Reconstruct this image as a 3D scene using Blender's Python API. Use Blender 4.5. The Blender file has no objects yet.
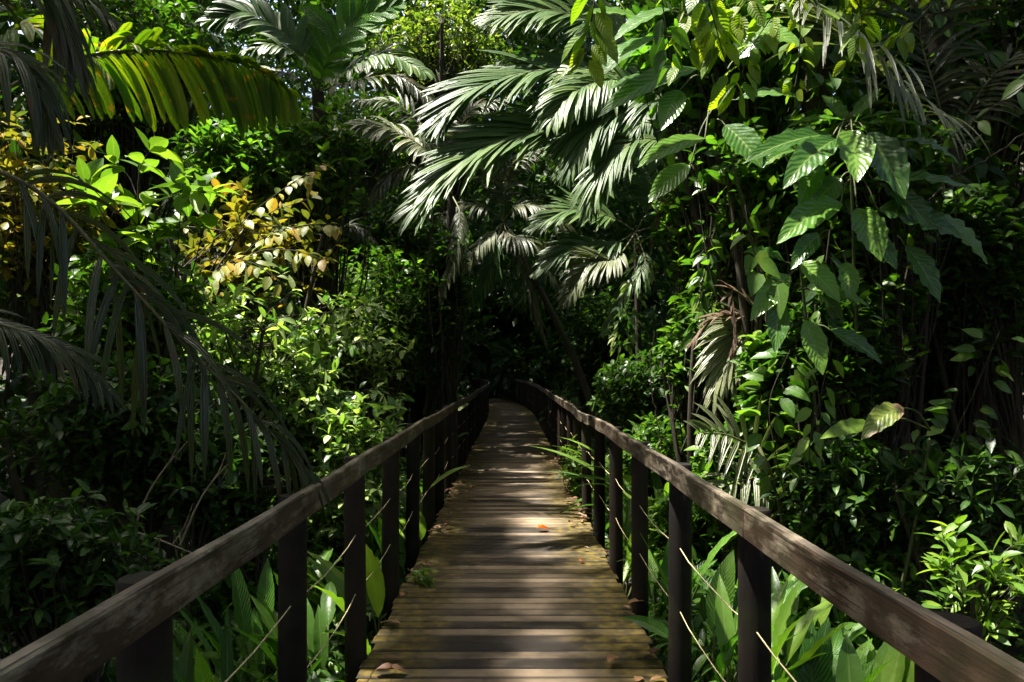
import bpy, math
import numpy as np
from mathutils import Vector

rng = np.random.default_rng(11)
C = bpy.context.scene.collection
SC = bpy.context.scene
F, HZ, EYE, GZ = 750.0, 370.0, 1.58, -0.55     # focal length in pixels, horizon row, eye height, ground level
SUN = np.array((-0.33, 0.03, 0.94)); SUN /= np.linalg.norm(SUN)

def P(px, py, Y): return np.array(((px - 512) / F * Y, Y, EYE - (py - HZ) / F * Y))
def nz(a): a = np.asarray(a, float); return a / np.maximum(np.linalg.norm(a, axis=-1, keepdims=True), 1e-9)
def U(a, b, n=None): return rng.uniform(a, b, n)

# ------------------------------------------------------------------ mesh builder
class MB:
    def __init__(s): s.v, s.f, s.uv, s.r, s.m, s.n = [], [], [], [], [], 0
    def add(s, v, f, uv, r, m=0):
        v = np.asarray(v, float).reshape(-1, 3); f = np.asarray(f, int).reshape(-1, 4)
        s.v.append(v); s.f.append(f + s.n); s.uv.append(np.asarray(uv, float).reshape(-1, 2))
        s.r.append(np.broadcast_to(np.asarray(r, float), (len(v),))); s.m.append(np.full(len(f), m)); s.n += len(v)
    def build(s, name, mats, parent=None, origin=(0, 0, 0), smooth=True):
        v = np.concatenate(s.v) - np.asarray(origin); f = np.concatenate(s.f); uv = np.concatenate(s.uv); r = np.concatenate(s.r); m = np.concatenate(s.m)
        me = bpy.data.meshes.new(name)
        me.vertices.add(len(v)); me.vertices.foreach_set('co', v.astype(np.float32).ravel())
        me.loops.add(len(f) * 4); me.loops.foreach_set('vertex_index', f.astype(np.int32).ravel())
        me.polygons.add(len(f)); me.polygons.foreach_set('loop_start', np.arange(0, len(f) * 4, 4, dtype=np.int32))
        me.update(calc_edges=True)
        me.polygons.foreach_set('use_smooth', np.full(len(f), smooth)); me.polygons.foreach_set('material_index', m.astype(np.int32))
        u = me.uv_layers.new(name='UVMap'); u.data.foreach_set('uv', uv[f.ravel()].astype(np.float32).ravel())
        a = me.attributes.new('rnd', 'FLOAT', 'POINT'); a.data.foreach_set('value', r.astype(np.float32))
        for mt in (mats if isinstance(mats, (list, tuple)) else [mats]): me.materials.append(mt)
        me.update()
        o = bpy.data.objects.new(name, me); C.objects.link(o)
        if parent is not None: o.parent = parent
        else: o.location = origin
        return o

def tag(o, label, cat, group=None, kind=None):
    if label: o['label'] = label
    if cat: o['category'] = cat
    if group: o['group'] = group
    if kind: o['kind'] = kind
    return o
def thing(name, label, cat, loc, group=None):
    o = bpy.data.objects.new(name, None); C.objects.link(o); o.location = loc; o.empty_display_size = .1
    return tag(o, label, cat, group)

def tube(B, pts, rad, k=7, m=0, r=0.5, cap=True):
    pts = np.asarray(pts, float); n = len(pts); rad = np.broadcast_to(np.asarray(rad, float), (n,))
    t = nz(np.gradient(pts, axis=0)); ref = np.array((0, 0, 1.)) if abs(t[:, 2]).mean() < .8 else np.array((0, 1., 0))
    a = nz(np.cross(t, ref)); b = np.cross(a, t)
    ang = np.linspace(0, 2 * np.pi, k, endpoint=False)
    ring = a[:, None] * np.cos(ang)[None, :, None] + b[:, None] * np.sin(ang)[None, :, None]
    v = pts[:, None] + ring * rad[:, None, None]
    i = np.arange(n - 1)[:, None] * k; j = np.arange(k)[None]; j2 = (j + 1) % k
    f = np.stack([i + j, i + j2, i + k + j2, i + k + j], -1).reshape(-1, 4)
    ln = np.concatenate([[0], np.cumsum(np.linalg.norm(np.diff(pts, axis=0), axis=1))])
    uv = np.stack([np.broadcast_to(ang / 6.283, (n, k)), np.broadcast_to(ln[:, None], (n, k))], -1)
    B.add(v, f, uv, r, m)
    if cap:
        for e in (0, n - 1):
            vv = np.concatenate([v[e], pts[e][None]]); ff = [[x, (x + 1) % k, k, k] for x in range(k)]
            ff = [[x, (x + 1) % k, (x + 2) % k, k] for x in range(0, k - 1, 2)] + ([[k - 1, 0, k, k - 1]] if False else [])
            ff = np.array(ff + ([[k - 1, 0, 1, k]] if k % 2 else []))
            B.add(vv, ff, np.zeros((k + 1, 2)), r, m)

def spline(pts, n):
    """smooth curve through the control points"""
    p = np.asarray(pts, float); p = np.concatenate([[2 * p[0] - p[1]], p, [2 * p[-1] - p[-2]]]); k = len(p) - 3
    u = np.linspace(0, k - 1e-6, n); i = u.astype(int); t = (u - i)[:, None]
    a, b, c, d = p[i], p[i + 1], p[i + 2], p[i + 3]
    return .5 * (2 * b + (c - a) * t + (2 * a - 5 * b + 4 * c - d) * t ** 2 + (3 * b - a - 3 * c + d) * t ** 3)

# leaf outlines: half width along the blade, 0 at the stalk, 1 at the tip
OV = lambda v: np.sin(np.pi * v ** .8) ** .85
LAN = lambda v: np.sin(np.pi * v ** .72) ** 1.15
OBO = lambda v: np.sin(np.pi * v ** 1.35) ** .9
HEART = lambda v: np.where(v < .12, .55 + v * 3.2, np.sin(np.pi * (.44 + .56 * v)) ** .9) 
STRAP = lambda v: np.minimum(1, .35 + v * 4) * (1 - v ** 5)
PALM = lambda v: np.minimum(1, .35 + v * 3.5) * (1 - v ** 4.5)
BLUNT = lambda v: np.minimum(1, .25 + v * 2.6) * np.where(v > .93, (1 - v) * 9 + .35, 1)

def leaves(B, pos, d, n, L, W, prof=OV, seg=4, droop=.4, fold=.25, nx=2, wave=0., m=0, rnd=None, wk=5):
    pos = np.atleast_2d(pos).astype(float); N = len(pos); d = nz(np.broadcast_to(d, (N, 3))); n = np.broadcast_to(n, (N, 3))
    L = np.broadcast_to(np.asarray(L, float), (N,)); W = np.broadcast_to(np.asarray(W, float), (N,)); droop = np.broadcast_to(np.asarray(droop, float), (N,))
    side = nz(np.cross(d, n)); side = np.where(np.linalg.norm(side, axis=1, keepdims=True) < .5, np.array((1., 0, 0)), side)
    rnd = U(0, 1, N) if rnd is None else np.broadcast_to(rnd, (N,))
    vs = np.linspace(0, 1, seg + 1); w = np.maximum(prof(np.clip(vs, 1e-4, 1 - 1e-4)), .02)
    xs = np.linspace(-1, 1, nx + 1); p = pos.copy(); ph = U(0, 6.28, (N, 1))
    out = np.empty((N, seg + 1, nx + 1, 3)); uv = np.empty((N, seg + 1, nx + 1, 2))
    for i in range(seg + 1):
        up = nz(np.cross(side, d))
        h = np.abs(xs) * fold
        off = side[:, None] * (xs * math.cos(min(fold, 1.2)))[None, :, None] + up[:, None] * h[None, :, None]
        q = p[:, None] + off * (W * .5 * w[i])[:, None, None]
        if wave: q = q + up[:, None] * (np.sin(ph + vs[i] * wk * 6.28 + xs[None] * 1.5) * np.abs(xs)[None] * wave)[..., None] * (W * w[i])[:, None, None]
        out[:, i] = q; uv[:, i, :, 0] = xs * .5 + .5; uv[:, i, :, 1] = vs[i]
        d = nz(d + np.array((0, 0, -1.)) * (droop / seg)[:, None]); p = p + d * (L / seg)[:, None]
    s = (seg + 1) * (nx + 1); I = np.arange(seg)[:, None] * (nx + 1) + np.arange(nx)[None]
    f0 = np.stack([I, I + 1, I + nx + 2, I + nx + 1], -1).reshape(-1, 4)
    f = (np.arange(N)[:, None, None] * s + f0[None]).reshape(-1, 4)
    B.add(out, f, uv, np.repeat(rnd, s), m)

# ------------------------------------------------------------------ materials
def newmat(name):
    m = bpy.data.materials.new(name); m.use_nodes = True; nt = m.node_tree; nt.nodes.clear()
    def nd(t, **k):
        x = nt.nodes.new(t)
        for a, b in k.items(): setattr(x, a, b)
        return x
    return m, nt, nd, nt.links.new
def ramp(nd, stops):
    r = nd('ShaderNodeValToRGB'); e = r.color_ramp.elements
    while len(e) < len(stops): e.new(.5)
    for x, (p, c) in zip(e, stops): x.position = p; x.color = (*c, 1)
    return r
def math_(nd, lk, op, a, b=None, c=None):
    x = nd('ShaderNodeMath', operation=op)
    for i, y in enumerate((a, b, c)):
        if y is None: continue
        if isinstance(y, (int, float)): x.inputs[i].default_value = y
        else: lk(y, x.inputs[i])
    return x.outputs[0]

def leaf_mat(name, stops, trans=.35, rough=.38, vein=.0, ribs=0, spec=.5, tcol=(1.5, 1.9, .55), blotch=None, bump=.25, streak=0, sheen=None):
    m, nt, nd, lk = newmat(name)
    at = nd('ShaderNodeAttribute', attribute_name='rnd'); uv = nd('ShaderNodeUVMap'); sx = nd('ShaderNodeSeparateXYZ'); lk(uv.outputs[0], sx.inputs[0])
    tc = nd('ShaderNodeTexCoord'); no = nd('ShaderNodeTexNoise'); no.inputs['Scale'].default_value = 9; no.inputs['Detail'].default_value = 4; lk(tc.outputs['Object'], no.inputs[0])
    fac = math_(nd, lk, 'MULTIPLY_ADD', no.outputs[0], .35, -.17); fac = math_(nd, lk, 'ADD', fac, at.outputs['Fac'])
    rp = ramp(nd, stops); lk(fac, rp.inputs[0]); col = rp.outputs[0]
    if blotch:
        n2 = nd('ShaderNodeTexNoise'); n2.inputs['Scale'].default_value = blotch[1]; n2.inputs['Detail'].default_value = 3; lk(tc.outputs['Object'], n2.inputs[0])
        b = ramp(nd, [(blotch[2], (0, 0, 0)), (blotch[2] + .07, (1, 1, 1))]); lk(n2.outputs[0], b.inputs[0])
        mx = nd('ShaderNodeMix', data_type='RGBA'); lk(b.outputs[0], mx.inputs['Factor']); lk(col, mx.inputs['A']); mx.inputs['B'].default_value = (*blotch[0], 1); col = mx.outputs['Result']
    au = math_(nd, lk, 'ABSOLUTE', math_(nd, lk, 'SUBTRACT', sx.outputs[0], .5))
    if vein:
        mid = math_(nd, lk, 'LESS_THAN', au, .035)
        mx = nd('ShaderNodeMix', data_type='RGBA'); lk(math_(nd, lk, 'MULTIPLY', mid, vein), mx.inputs['Factor']); lk(col, mx.inputs['A']); mx.inputs['B'].default_value = (.22, .28, .09, 1); col = mx.outputs['Result']
    hgt = None
    if ribs:
        ph = math_(nd, lk, 'MULTIPLY_ADD', sx.outputs[1], float(ribs), math_(nd, lk, 'MULTIPLY', au, -ribs * .42))
        w = math_(nd, lk, 'SINE', math_(nd, lk, 'MULTIPLY', ph, 6.283)); hgt = w
        ln = math_(nd, lk, 'GREATER_THAN', w, .93)
        mx = nd('ShaderNodeMix', data_type='RGBA'); lk(math_(nd, lk, 'MULTIPLY', ln, .1), mx.inputs['Factor']); lk(col, mx.inputs['A']); mx.inputs['B'].default_value = (.16, .24, .07, 1); col = mx.outputs['Result']
    if streak:
        hgt = math_(nd, lk, 'SINE', math_(nd, lk, 'MULTIPLY', sx.outputs[0], 6.283 * streak))
    n3 = nd('ShaderNodeTexNoise'); n3.inputs['Scale'].default_value = 60; lk(tc.outputs['Object'], n3.inputs[0])
    h2 = math_(nd, lk, 'MULTIPLY_ADD', n3.outputs[0], .5, math_(nd, lk, 'MULTIPLY', hgt, .5) if hgt is not None else 0.0)
    bp = nd('ShaderNodeBump'); bp.inputs['Strength'].default_value = bump; bp.inputs['Distance'].default_value = .012; lk(h2, bp.inputs['Height'])
    bs = nd('ShaderNodeBsdfPrincipled'); lk(col, bs.inputs['Base Color']); bs.inputs['Specular IOR Level'].default_value = spec; lk(bp.outputs[0], bs.inputs['Normal'])
    rr = math_(nd, lk, 'MULTIPLY_ADD', n3.outputs[0], .25, rough - .12); lk(rr, bs.inputs['Roughness'])
    tr = nd('ShaderNodeBsdfTranslucent'); mt = nd('ShaderNodeMix', data_type='RGBA', blend_type='MULTIPLY'); mt.inputs['Factor'].default_value = 1; lk(col, mt.inputs['A']); mt.inputs['B'].default_value = (*tcol, 1); mt.clamp_result = False
    lk(mt.outputs['Result'], tr.inputs[0]); lk(bp.outputs[0], tr.inputs['Normal'])
    ms = nd('ShaderNodeMixShader'); ms.inputs[0].default_value = trans; lk(bs.outputs[0], ms.inputs[1]); lk(tr.outputs[0], ms.inputs[2])
    out = nd('ShaderNodeOutputMaterial'); lk(ms.outputs[0], out.inputs[0])
    return m

def bark_mat(name, stops, scale=(6, 6, 1.5), rough=.85, bump=.6, moss=None):
    m, nt, nd, lk = newmat(name)
    tc = nd('ShaderNodeTexCoord'); mp = nd('ShaderNodeMapping'); mp.inputs['Scale'].default_value = scale; lk(tc.outputs['Object'], mp.inputs[0])
    no = nd('ShaderNodeTexNoise'); no.inputs['Scale'].default_value = 3; no.inputs['Detail'].default_value = 8; no.inputs['Roughness'].default_value = .65; lk(mp.outputs[0], no.inputs[0])
    rp = ramp(nd, stops); lk(no.outputs[0], rp.inputs[0]); col = rp.outputs[0]
    if moss:
        n2 = nd('ShaderNodeTexNoise'); n2.inputs['Scale'].default_value = moss[1]; n2.inputs['Detail'].default_value = 5; lk(tc.outputs['Object'], n2.inputs[0])
        b = ramp(nd, [(moss[2], (0, 0, 0)), (moss[2] + .15, (1, 1, 1))]); lk(n2.outputs[0], b.inputs[0])
        mx = nd('ShaderNodeMix', data_type='RGBA'); lk(b.outputs[0], mx.inputs['Factor']); lk(col, mx.inputs['A']); mx.inputs['B'].default_value = (*moss[0], 1); col = mx.outputs['Result']
    bp = nd('ShaderNodeBump'); bp.inputs['Strength'].default_value = bump; bp.inputs['Distance'].default_value = .02; lk(no.outputs[0], bp.inputs['Height'])
    bs = nd('ShaderNodeBsdfPrincipled'); lk(col, bs.inputs['Base Color']); bs.inputs['Roughness'].default_value = rough; bs.inputs['Specular IOR Level'].default_value = .3; lk(bp.outputs[0], bs.inputs['Normal'])
    out = nd('ShaderNodeOutputMaterial'); lk(bs.outputs[0], out.inputs[0])
    return m

M = {}
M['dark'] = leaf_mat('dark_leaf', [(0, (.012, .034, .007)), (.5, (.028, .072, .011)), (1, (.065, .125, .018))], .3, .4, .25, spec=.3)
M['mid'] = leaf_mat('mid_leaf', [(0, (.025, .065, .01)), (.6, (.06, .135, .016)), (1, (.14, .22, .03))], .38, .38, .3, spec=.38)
M['lime'] = leaf_mat('lime_leaf', [(0, (.05, .12, .016)), (.6, (.1, .2, .022)), (1, (.2, .3, .04))], .45, .4, .35, tcol=(1.5, 1.5, .5))
M['fine'] = leaf_mat('fine_leaf', [(0, (.06, .13, .02)), (.6, (.13, .22, .03)), (1, (.26, .33, .07))], .4, .4, .2, tcol=(1.4, 1.4, .5))
M['torn'] = leaf_mat('half_dried_leaf', [(0, (.06, .11, .015)), (1, (.16, .2, .03))], .35, .42, .4, ribs=10, blotch=((.32, .2, .11), 5, .5))
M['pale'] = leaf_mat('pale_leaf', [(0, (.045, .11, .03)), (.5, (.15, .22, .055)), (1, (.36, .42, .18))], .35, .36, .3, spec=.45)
M['yellow'] = leaf_mat('yellow_leaf', [(0, (.06, .1, .02)), (.35, (.15, .17, .022)), (.8, (.27, .24, .03)), (1, (.33, .2, .03))], .34, .46, .25, tcol=(1.2, 1.2, .5), spec=.25)
M['thin'] = leaf_mat('thin_leaf', [(0, (.06, .14, .01)), (.5, (.14, .24, .014)), (1, (.26, .33, .03))], .6, .42, .35, ribs=9, tcol=(1.6, 1.6, .35), bump=.3)
M['rib'] = leaf_mat('ribbed_leaf', [(0, (.025, .075, .01)), (.5, (.055, .145, .016)), (1, (.11, .22, .025))], .34, .3, .5, ribs=11, bump=.24, spec=.6, blotch=((.12, .16, .02), 4, .66))
M['broad'] = leaf_mat('broad_leaf', [(0, (.03, .1, .014)), (.5, (.065, .17, .018)), (1, (.13, .26, .03))], .42, .32, .5, ribs=16, bump=.55, blotch=((.1, .15, .025), 16, .66))
M['palmw'] = leaf_mat('palm_leaf', [(0, (.03, .07, .018)), (.5, (.06, .115, .028)), (1, (.11, .165, .045))], .26, .4, .0, streak=2, spec=.32, bump=.3)
M['palmg'] = leaf_mat('green_palm_leaf', [(0, (.045, .105, .01)), (.5, (.095, .165, .014)), (1, (.18, .21, .018))], .62, .48, .0, streak=2, spec=.25, bump=.4, tcol=(1.6, 1.7, .3), blotch=((.28, .2, .02), 13, .6))
M['palmd'] = leaf_mat('dark_palm_leaf', [(0, (.022, .036, .01)), (.5, (.045, .062, .015)), (1, (.09, .085, .028))], .3, .36, .0, streak=3, bump=.5, blotch=((.09, .05, .02), 6, .62))
M['palmk'] = leaf_mat('khaki_palm_leaf', [(0, (.07, .09, .04)), (.5, (.12, .14, .065)), (1, (.2, .21, .1))], .25, .42, .0, streak=3, bump=.5)
M['dead'] = leaf_mat('dead_leaf', [(0, (.06, .035, .02)), (.5, (.15, .09, .05)), (1, (.32, .23, .15))], .15, .6, .0, streak=4, spec=.3, tcol=(1.3, 1, .6), bump=.8)
M['litter'] = leaf_mat('dry_leaf', [(0, (.07, .032, .018)), (.5, (.17, .08, .04)), (1, (.32, .18, .09))], .1, .55, .3, spec=.3, tcol=(1.3, 1, .6))
M['orange'] = leaf_mat('orange_leaf', [(0, (.5, .1, .005)), (1, (.6, .16, .01))], .2, .5, .2, tcol=(1.2, .9, .5))
M['stem'] = bark_mat('green_stem', [(.3, (.03, .045, .012)), (.7, (.09, .1, .03))], rough=.6)
M['twig'] = bark_mat('brown_twig', [(.3, (.016, .013, .008)), (.7, (.055, .045, .028))])
M['pale_twig'] = bark_mat('pale_twig', [(.3, (.15, .12, .08)), (.7, (.33, .27, .18))])
M['bark'] = bark_mat('tree_bark', [(.3, (.018, .014, .01)), (.7, (.07, .055, .04))], moss=((.03, .045, .014), 2.5, .5))
M['rachis'] = bark_mat('palm_rachis', [(.3, (.05, .06, .02)), (.7, (.13, .13, .05))], rough=.5)
M['cord'] = bark_mat('cord_fibre', [(.3, (.3, .25, .13)), (.7, (.5, .43, .25))], rough=.7)

# ------------------------------------------------------------------ generic plants
G = np.array((0, 0, 1.))
def rand_dir(n): return nz(rng.normal(size=(n, 3)))

def bush(name, label, cat, px, py, rpx, rpy, Y, mat, L, asp=.42, nbr=70, per=10, prof=OV, group=None, depth=1.0, droop=.5, fold=.25,
         stemmat='twig', whorl=True, shell=.35, seg=4, up=.35, nrm=.35, ground=True, base_dx=0., wave=0., limb=.5, keep_off=True, thin=.9):
    L *= .8 if L > .1 else 1; nbr = int(nbr * 1.4) if nbr > 40 else int(nbr * 1.15)
    Cn = P(px, py, Y); a, c = rpx / F * Y, rpy / F * Y; b = a * depth
    base = np.array((Cn[0] + base_dx, Y + b * .2, GZ))
    root = thing(name, label, cat, base, group)
    S, B = MB(), MB()
    u = rand_dir(nbr) * (shell + (1 - shell) * U(0, 1, (nbr, 1)) ** .5); tips = Cn + u * (a, b, c)
    ox = np.where(tips[:, 0] < np.interp(tips[:, 1], PY, PX), -1, 1); cx = np.interp(tips[:, 1], PY, PX); nearw = (np.abs(tips[:, 0] - cx) < .95) & (tips[:, 2] < 2.2) & (tips[:, 1] < 40)
    tips = tips[~nearw] if keep_off else tips
    if thin: tips = tips[~(under_sun(tips, 1.5) & (U(0, 1, len(tips)) < thin))]
    ntr = max(2, min(6, nbr // 16)); hub = []
    for i in range(ntr):
        e = Cn + rng.normal(size=3) * (a * .35, b * .35, c * .3) - (0, 0, c * .35)
        st = base + rng.normal(size=3) * (.08, .08, 0); mid = (st * .5 + e * .5) + rng.normal(size=3) * (.08, .08, 0)
        tr = spline([st, mid, e], 9); hub.append(tr); h = max(e[2] - GZ, .4)
        tube(S, tr, np.linspace(.012 + .012 * h, .006 + .003 * h, 9), 6)
    for t in tips:
        tr = hub[rng.integers(ntr)]; s = tr[rng.integers(4, 9)] if True else tr[-1]
        dv = t - s; ln = np.linalg.norm(dv)
        m1 = s + dv * .45 + G * ln * U(.02, .18) + rng.normal(size=3) * ln * .05
        cv = spline([s, m1, t], 8); tube(S, cv, np.linspace(.004 + .004 * ln, .002, 8), 4, cap=False)
        k = max(3, int(per * U(.7, 1.3))); tt = np.sort(U(limb, 1, k)); tt[-1] = 1
        if whorl: tt[-min(4, k):] = U(.94, 1, min(4, k))
        idx = tt * 6.999; ii = idx.astype(int); pos = cv[ii] + (cv[np.minimum(ii + 1, 7)] - cv[ii]) * (idx - ii)[:, None]
        tg = nz(cv[np.minimum(ii + 1, 7)] - cv[ii]); an = np.arange(k) * 2.4 + U(0, 6)
        s1 = nz(np.cross(tg, G + rng.normal(size=3) * .01)); s2 = np.cross(s1, tg)
        rad = s1 * np.cos(an)[:, None] + s2 * np.sin(an)[:, None]
        d = nz(tg * U(.3, .8, (k, 1)) + rad * 1.0 + G * up * U(0, 1, (k, 1)))
        n = nz(G + rng.normal(size=(k, 3)) * nrm - d * .2)
        ll = L * U(.6, 1.25, k)
        leaves(B, pos, d, n, ll, ll * asp * U(.85, 1.15, k), prof, seg, droop * U(.3, 1.6, k), fold, wave=wave)
    S.build('stem', M[stemmat], root, base); B.build('foliage', M[mat], root, base)
    return root

def frond_into(B, ctrl, Lm, n, W, ang=60, up=(0, -.5, .85), droop=.8, t0=.12, vee=.25, prof=PALM, jit=.08, seg=5, rad=.014, taper=.35, miss=0., fold=.3, flop=0., nxl=2, upper=1.):
    cv = spline(ctrl, 40); L = np.linalg.norm(np.diff(cv, axis=0), axis=1).sum()
    tube(B, cv, np.linspace(rad, rad * .25, 40), 6, m=0)
    t = np.linspace(t0, 1, n); idx = np.minimum(t * 39, 38.999); ii = idx.astype(int); pos = cv[ii] + (cv[ii + 1] - cv[ii]) * (idx - ii)[:, None]
    tg = nz(cv[ii + 1] - cv[ii]); up = np.asarray(up, float); sd = nz(np.cross(tg, up)); un = nz(np.cross(sd, tg))
    s = (t - t0) / (1 - t0); prf = (taper + (1 - taper) * np.sin(np.pi * np.clip(s * .8 + .18, 0, 1)))
    fr = U(0, 1)
    for sg in (-1, 1):
        keep = U(0, 1, n) >= miss; k = keep.sum()
        a = np.radians(ang - 28 * s[keep] + rng.normal(size=k) * 5)
        d = nz(tg[keep] * np.cos(a)[:, None] + sd[keep] * sg * np.sin(a)[:, None] + un[keep] * vee + rng.normal(size=(k, 3)) * jit)
        nn = nz(un[keep] - sd[keep] * sg * .25 + rng.normal(size=(k, 3)) * jit)
        ll = Lm * prf[keep] * U(.88, 1.08, k) * (upper if sg < 0 else 1)
        leaves(B, pos[keep], d, nn, ll, W * (.55 + .45 * prf[keep]) * U(.85, 1.15, k), prof, seg, droop * U(.7, 1.4, k) + flop, fold, m=1, rnd=np.clip(fr * .4 + U(0, .6, k), 0, 1), nx=nxl)

def px3(l): return [P(*q) if len(q) == 3 else np.asarray(q[:3]) for q in l]

def palm(name, label, base, crown, fronds, mat, group=None, r=.11, cat='palm', lean=None, trunk=True):
    base = np.asarray(base, float); root = thing(name, label, cat, base, group)
    if trunk:
        B = MB(); mid = (base + crown) / 2 + (np.asarray(lean) if lean is not None else 0)
        cv = spline([base, mid, crown], 24); rr = np.linspace(r * 1.25, r * .8, 24) * (1 + .06 * (np.arange(24) % 2)); tube(B, cv, rr, 10); B.build('trunk', M['bark'], root, base)
    for fz in fronds:
        B = MB(); kw = dict(fz); ct = px3(kw.pop('p')); mt = kw.pop('mat', mat)
        if kw.pop('join', True) and trunk: ct = [np.asarray(crown)] + ct
        frond_into(B, ct, **kw); B.build('frond', [M['rachis'], M[mt]], root, base)
    return root

def big_leaf_plant(name, label, cat, base, lv, mat, group=None, prof=OV, stem='stem', wave=.04, seg=14, nx=6, fold=.18, hub=None, part='leaf'):
    """large leaves, each a part of its own: lv = [(stalk start, leaf base, direction, normal, length, width, droop)]"""
    root = thing(name, label, cat, base, group); base = np.asarray(base, float)
    if hub is not None:
        B = MB(); tube(B, spline([base, (base + hub) / 2 + (.04, 0, 0), hub], 12), np.linspace(.016, .009, 12), 7); B.build('stem', M[stem], root, base)
    for i, (s, p, d, n, L, W, dr) in enumerate(lv):
        B = MB(); tube(B, spline([s, (s + p) / 2 + G * np.linalg.norm(p - s) * .12, p], 8), np.linspace(.007, .005, 8), 5, m=0)
        leaves(B, p, d, n, L, W, prof, seg, dr, fold, nx, wave, m=1); B.build(part, [M[stem], M[mat[i % len(mat)] if isinstance(mat, list) else mat]], root, base)
    return root

def rosette(name, label, px, py, Y, n, L, W, mat, group=None, prof=STRAP, tilt=(.35, 1.1), droop=.9, cat='plant', z=GZ, seg=10, nx=4, wave=.02, fold=.3, stalk=.0, spread=.06, away=0):
    """leaves rising from one root on the ground"""
    base = np.array(((px - 512) / F * Y, Y, z)); root = thing(name, label, cat, base, group)
    for i in range(n):
        B = MB(); a = i * 2.4 + U(0, .6); el = U(*tilt); a = math.pi - a if away and math.cos(a) * away < -.1 else a; d = np.array((math.cos(a) * math.cos(el), math.sin(a) * math.cos(el), math.sin(el)))
        s = base + (math.cos(a) * spread, math.sin(a) * spread, 0); p = s + d * stalk * U(.6, 1.2) + G * .02
        if stalk: tube(B, spline([s, (s + p) / 2 + G * .02, p], 6), np.linspace(.009, .006, 6), 5, m=0)
        n_ = nz(G * math.cos(el) - np.array((math.cos(a), math.sin(a), 0)) * math.sin(el) + rng.normal(size=3) * .15)
        leaves(B, p, d, n_, L * U(.65, 1.15), W * U(.75, 1.1), prof, seg, droop * U(.5, 1.3), fold, nx, wave, m=1); B.build('leaf', [M['stem'], M[mat]], root, base)
    return root

def vine(name, label, pts, L, asp, k, mat, parent=None, prof=OV, cat='vine', group=None, rad=.005, droop=.8, stem='twig', hang=.6, spread=.02, nrm=.5, face=(0, -.6, .5), seg=5, stalk=.03):
    cv = spline(pts, 40); base = cv[0]; B = MB(); tube(B, cv, np.linspace(rad, rad * .4, 40), 5, m=0)
    t = np.sort(U(.04, 1, k)); ii = np.minimum((t * 39).astype(int), 38); pos = cv[ii]; tg = nz(cv[ii + 1] - cv[ii])
    sg = np.where(np.arange(k) % 2, 1, -1)[:, None]; sd = nz(np.cross(tg, np.asarray(face, float)))
    d = nz(sd * sg * U(.5, 1.1, (k, 1)) + tg * .4 - G * hang * U(.2, 1, (k, 1)) + rng.normal(size=(k, 3)) * .25)
    n = nz(np.asarray(face, float) + rng.normal(size=(k, 3)) * nrm); ll = L * U(.6, 1.2, k)
    leaves(B, pos + d * stalk, d, n, ll, ll * asp * U(.85, 1.15, k), prof, seg, droop, .2, m=1, wave=.04)
    if parent is not None: return B.build(name, [M[stem], M[mat]], parent, np.array(parent.location))
    o = B.build(name, [M[stem], M[mat]], None, base); return tag(o, label, cat, group)
# ================================================================== SETTING
def ground():
    B = MB(); n = 90; xs = np.concatenate([[-400], np.linspace(-110, 110, n), [400]]); ys = np.concatenate([[-400], np.linspace(-80, 150, n), [500]])
    X, Yy = np.meshgrid(xs, ys); Z = GZ + .06 * np.sin(X * 1.3 + Yy) * np.cos(Yy * .9) + 38 * np.clip((np.hypot(X, Yy - 16) - 42) / 60, 0, 1) ** 1.2  # outer ground raised all round to block low sky light
    k = n + 2; I = np.arange(k - 1)[:, None] * k + np.arange(k - 1)[None]
    B.add(np.stack([X, Yy, Z], -1), np.stack([I, I + 1, I + k + 1, I + k], -1), np.stack([X, Yy], -1), .5)
    m, nt, nd, lk = newmat('forest_soil'); tc = nd('ShaderNodeTexCoord'); no = nd('ShaderNodeTexNoise'); no.inputs['Scale'].default_value = 7; no.inputs['Detail'].default_value = 9; lk(tc.outputs['Object'], no.inputs[0])
    rp = ramp(nd, [(.3, (.006, .005, .003)), (.55, (.022, .015, .009)), (.75, (.045, .03, .018))]); lk(no.outputs[0], rp.inputs[0])
    bp = nd('ShaderNodeBump'); bp.inputs['Strength'].default_value = 1; bp.inputs['Distance'].default_value = .05; lk(no.outputs[0], bp.inputs['Height'])
    bs = nd('ShaderNodeBsdfPrincipled'); lk(rp.outputs[0], bs.inputs['Base Color']); bs.inputs['Roughness'].default_value = .95; lk(bp.outputs[0], bs.inputs['Normal'])
    out = nd('ShaderNodeOutputMaterial'); lk(bs.outputs[0], out.inputs[0])
    B.build('ground', m)['kind'] = 'structure'
ground()

# the walk's centre line: straight, then easing to one side at the far end
def path_table():
    s = np.arange(0, 60, .02); k = np.where(s < 24, 0, np.where(s < 40, 1 / 130, np.where(s < 50, 1 / 7., 0))); th = np.cumsum(k) * .02
    return s, -np.cumsum(np.sin(th)) * .02, np.cumsum(np.cos(th)) * .02, th
PS, PX, PY, PT = path_table()
def path(s, off=0.):
    x = np.interp(s, PS, PX); y = np.interp(s, PS, PY); t = np.interp(s, PS, PT)
    return x + off * np.cos(t), y + off * np.sin(t), t

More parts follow.
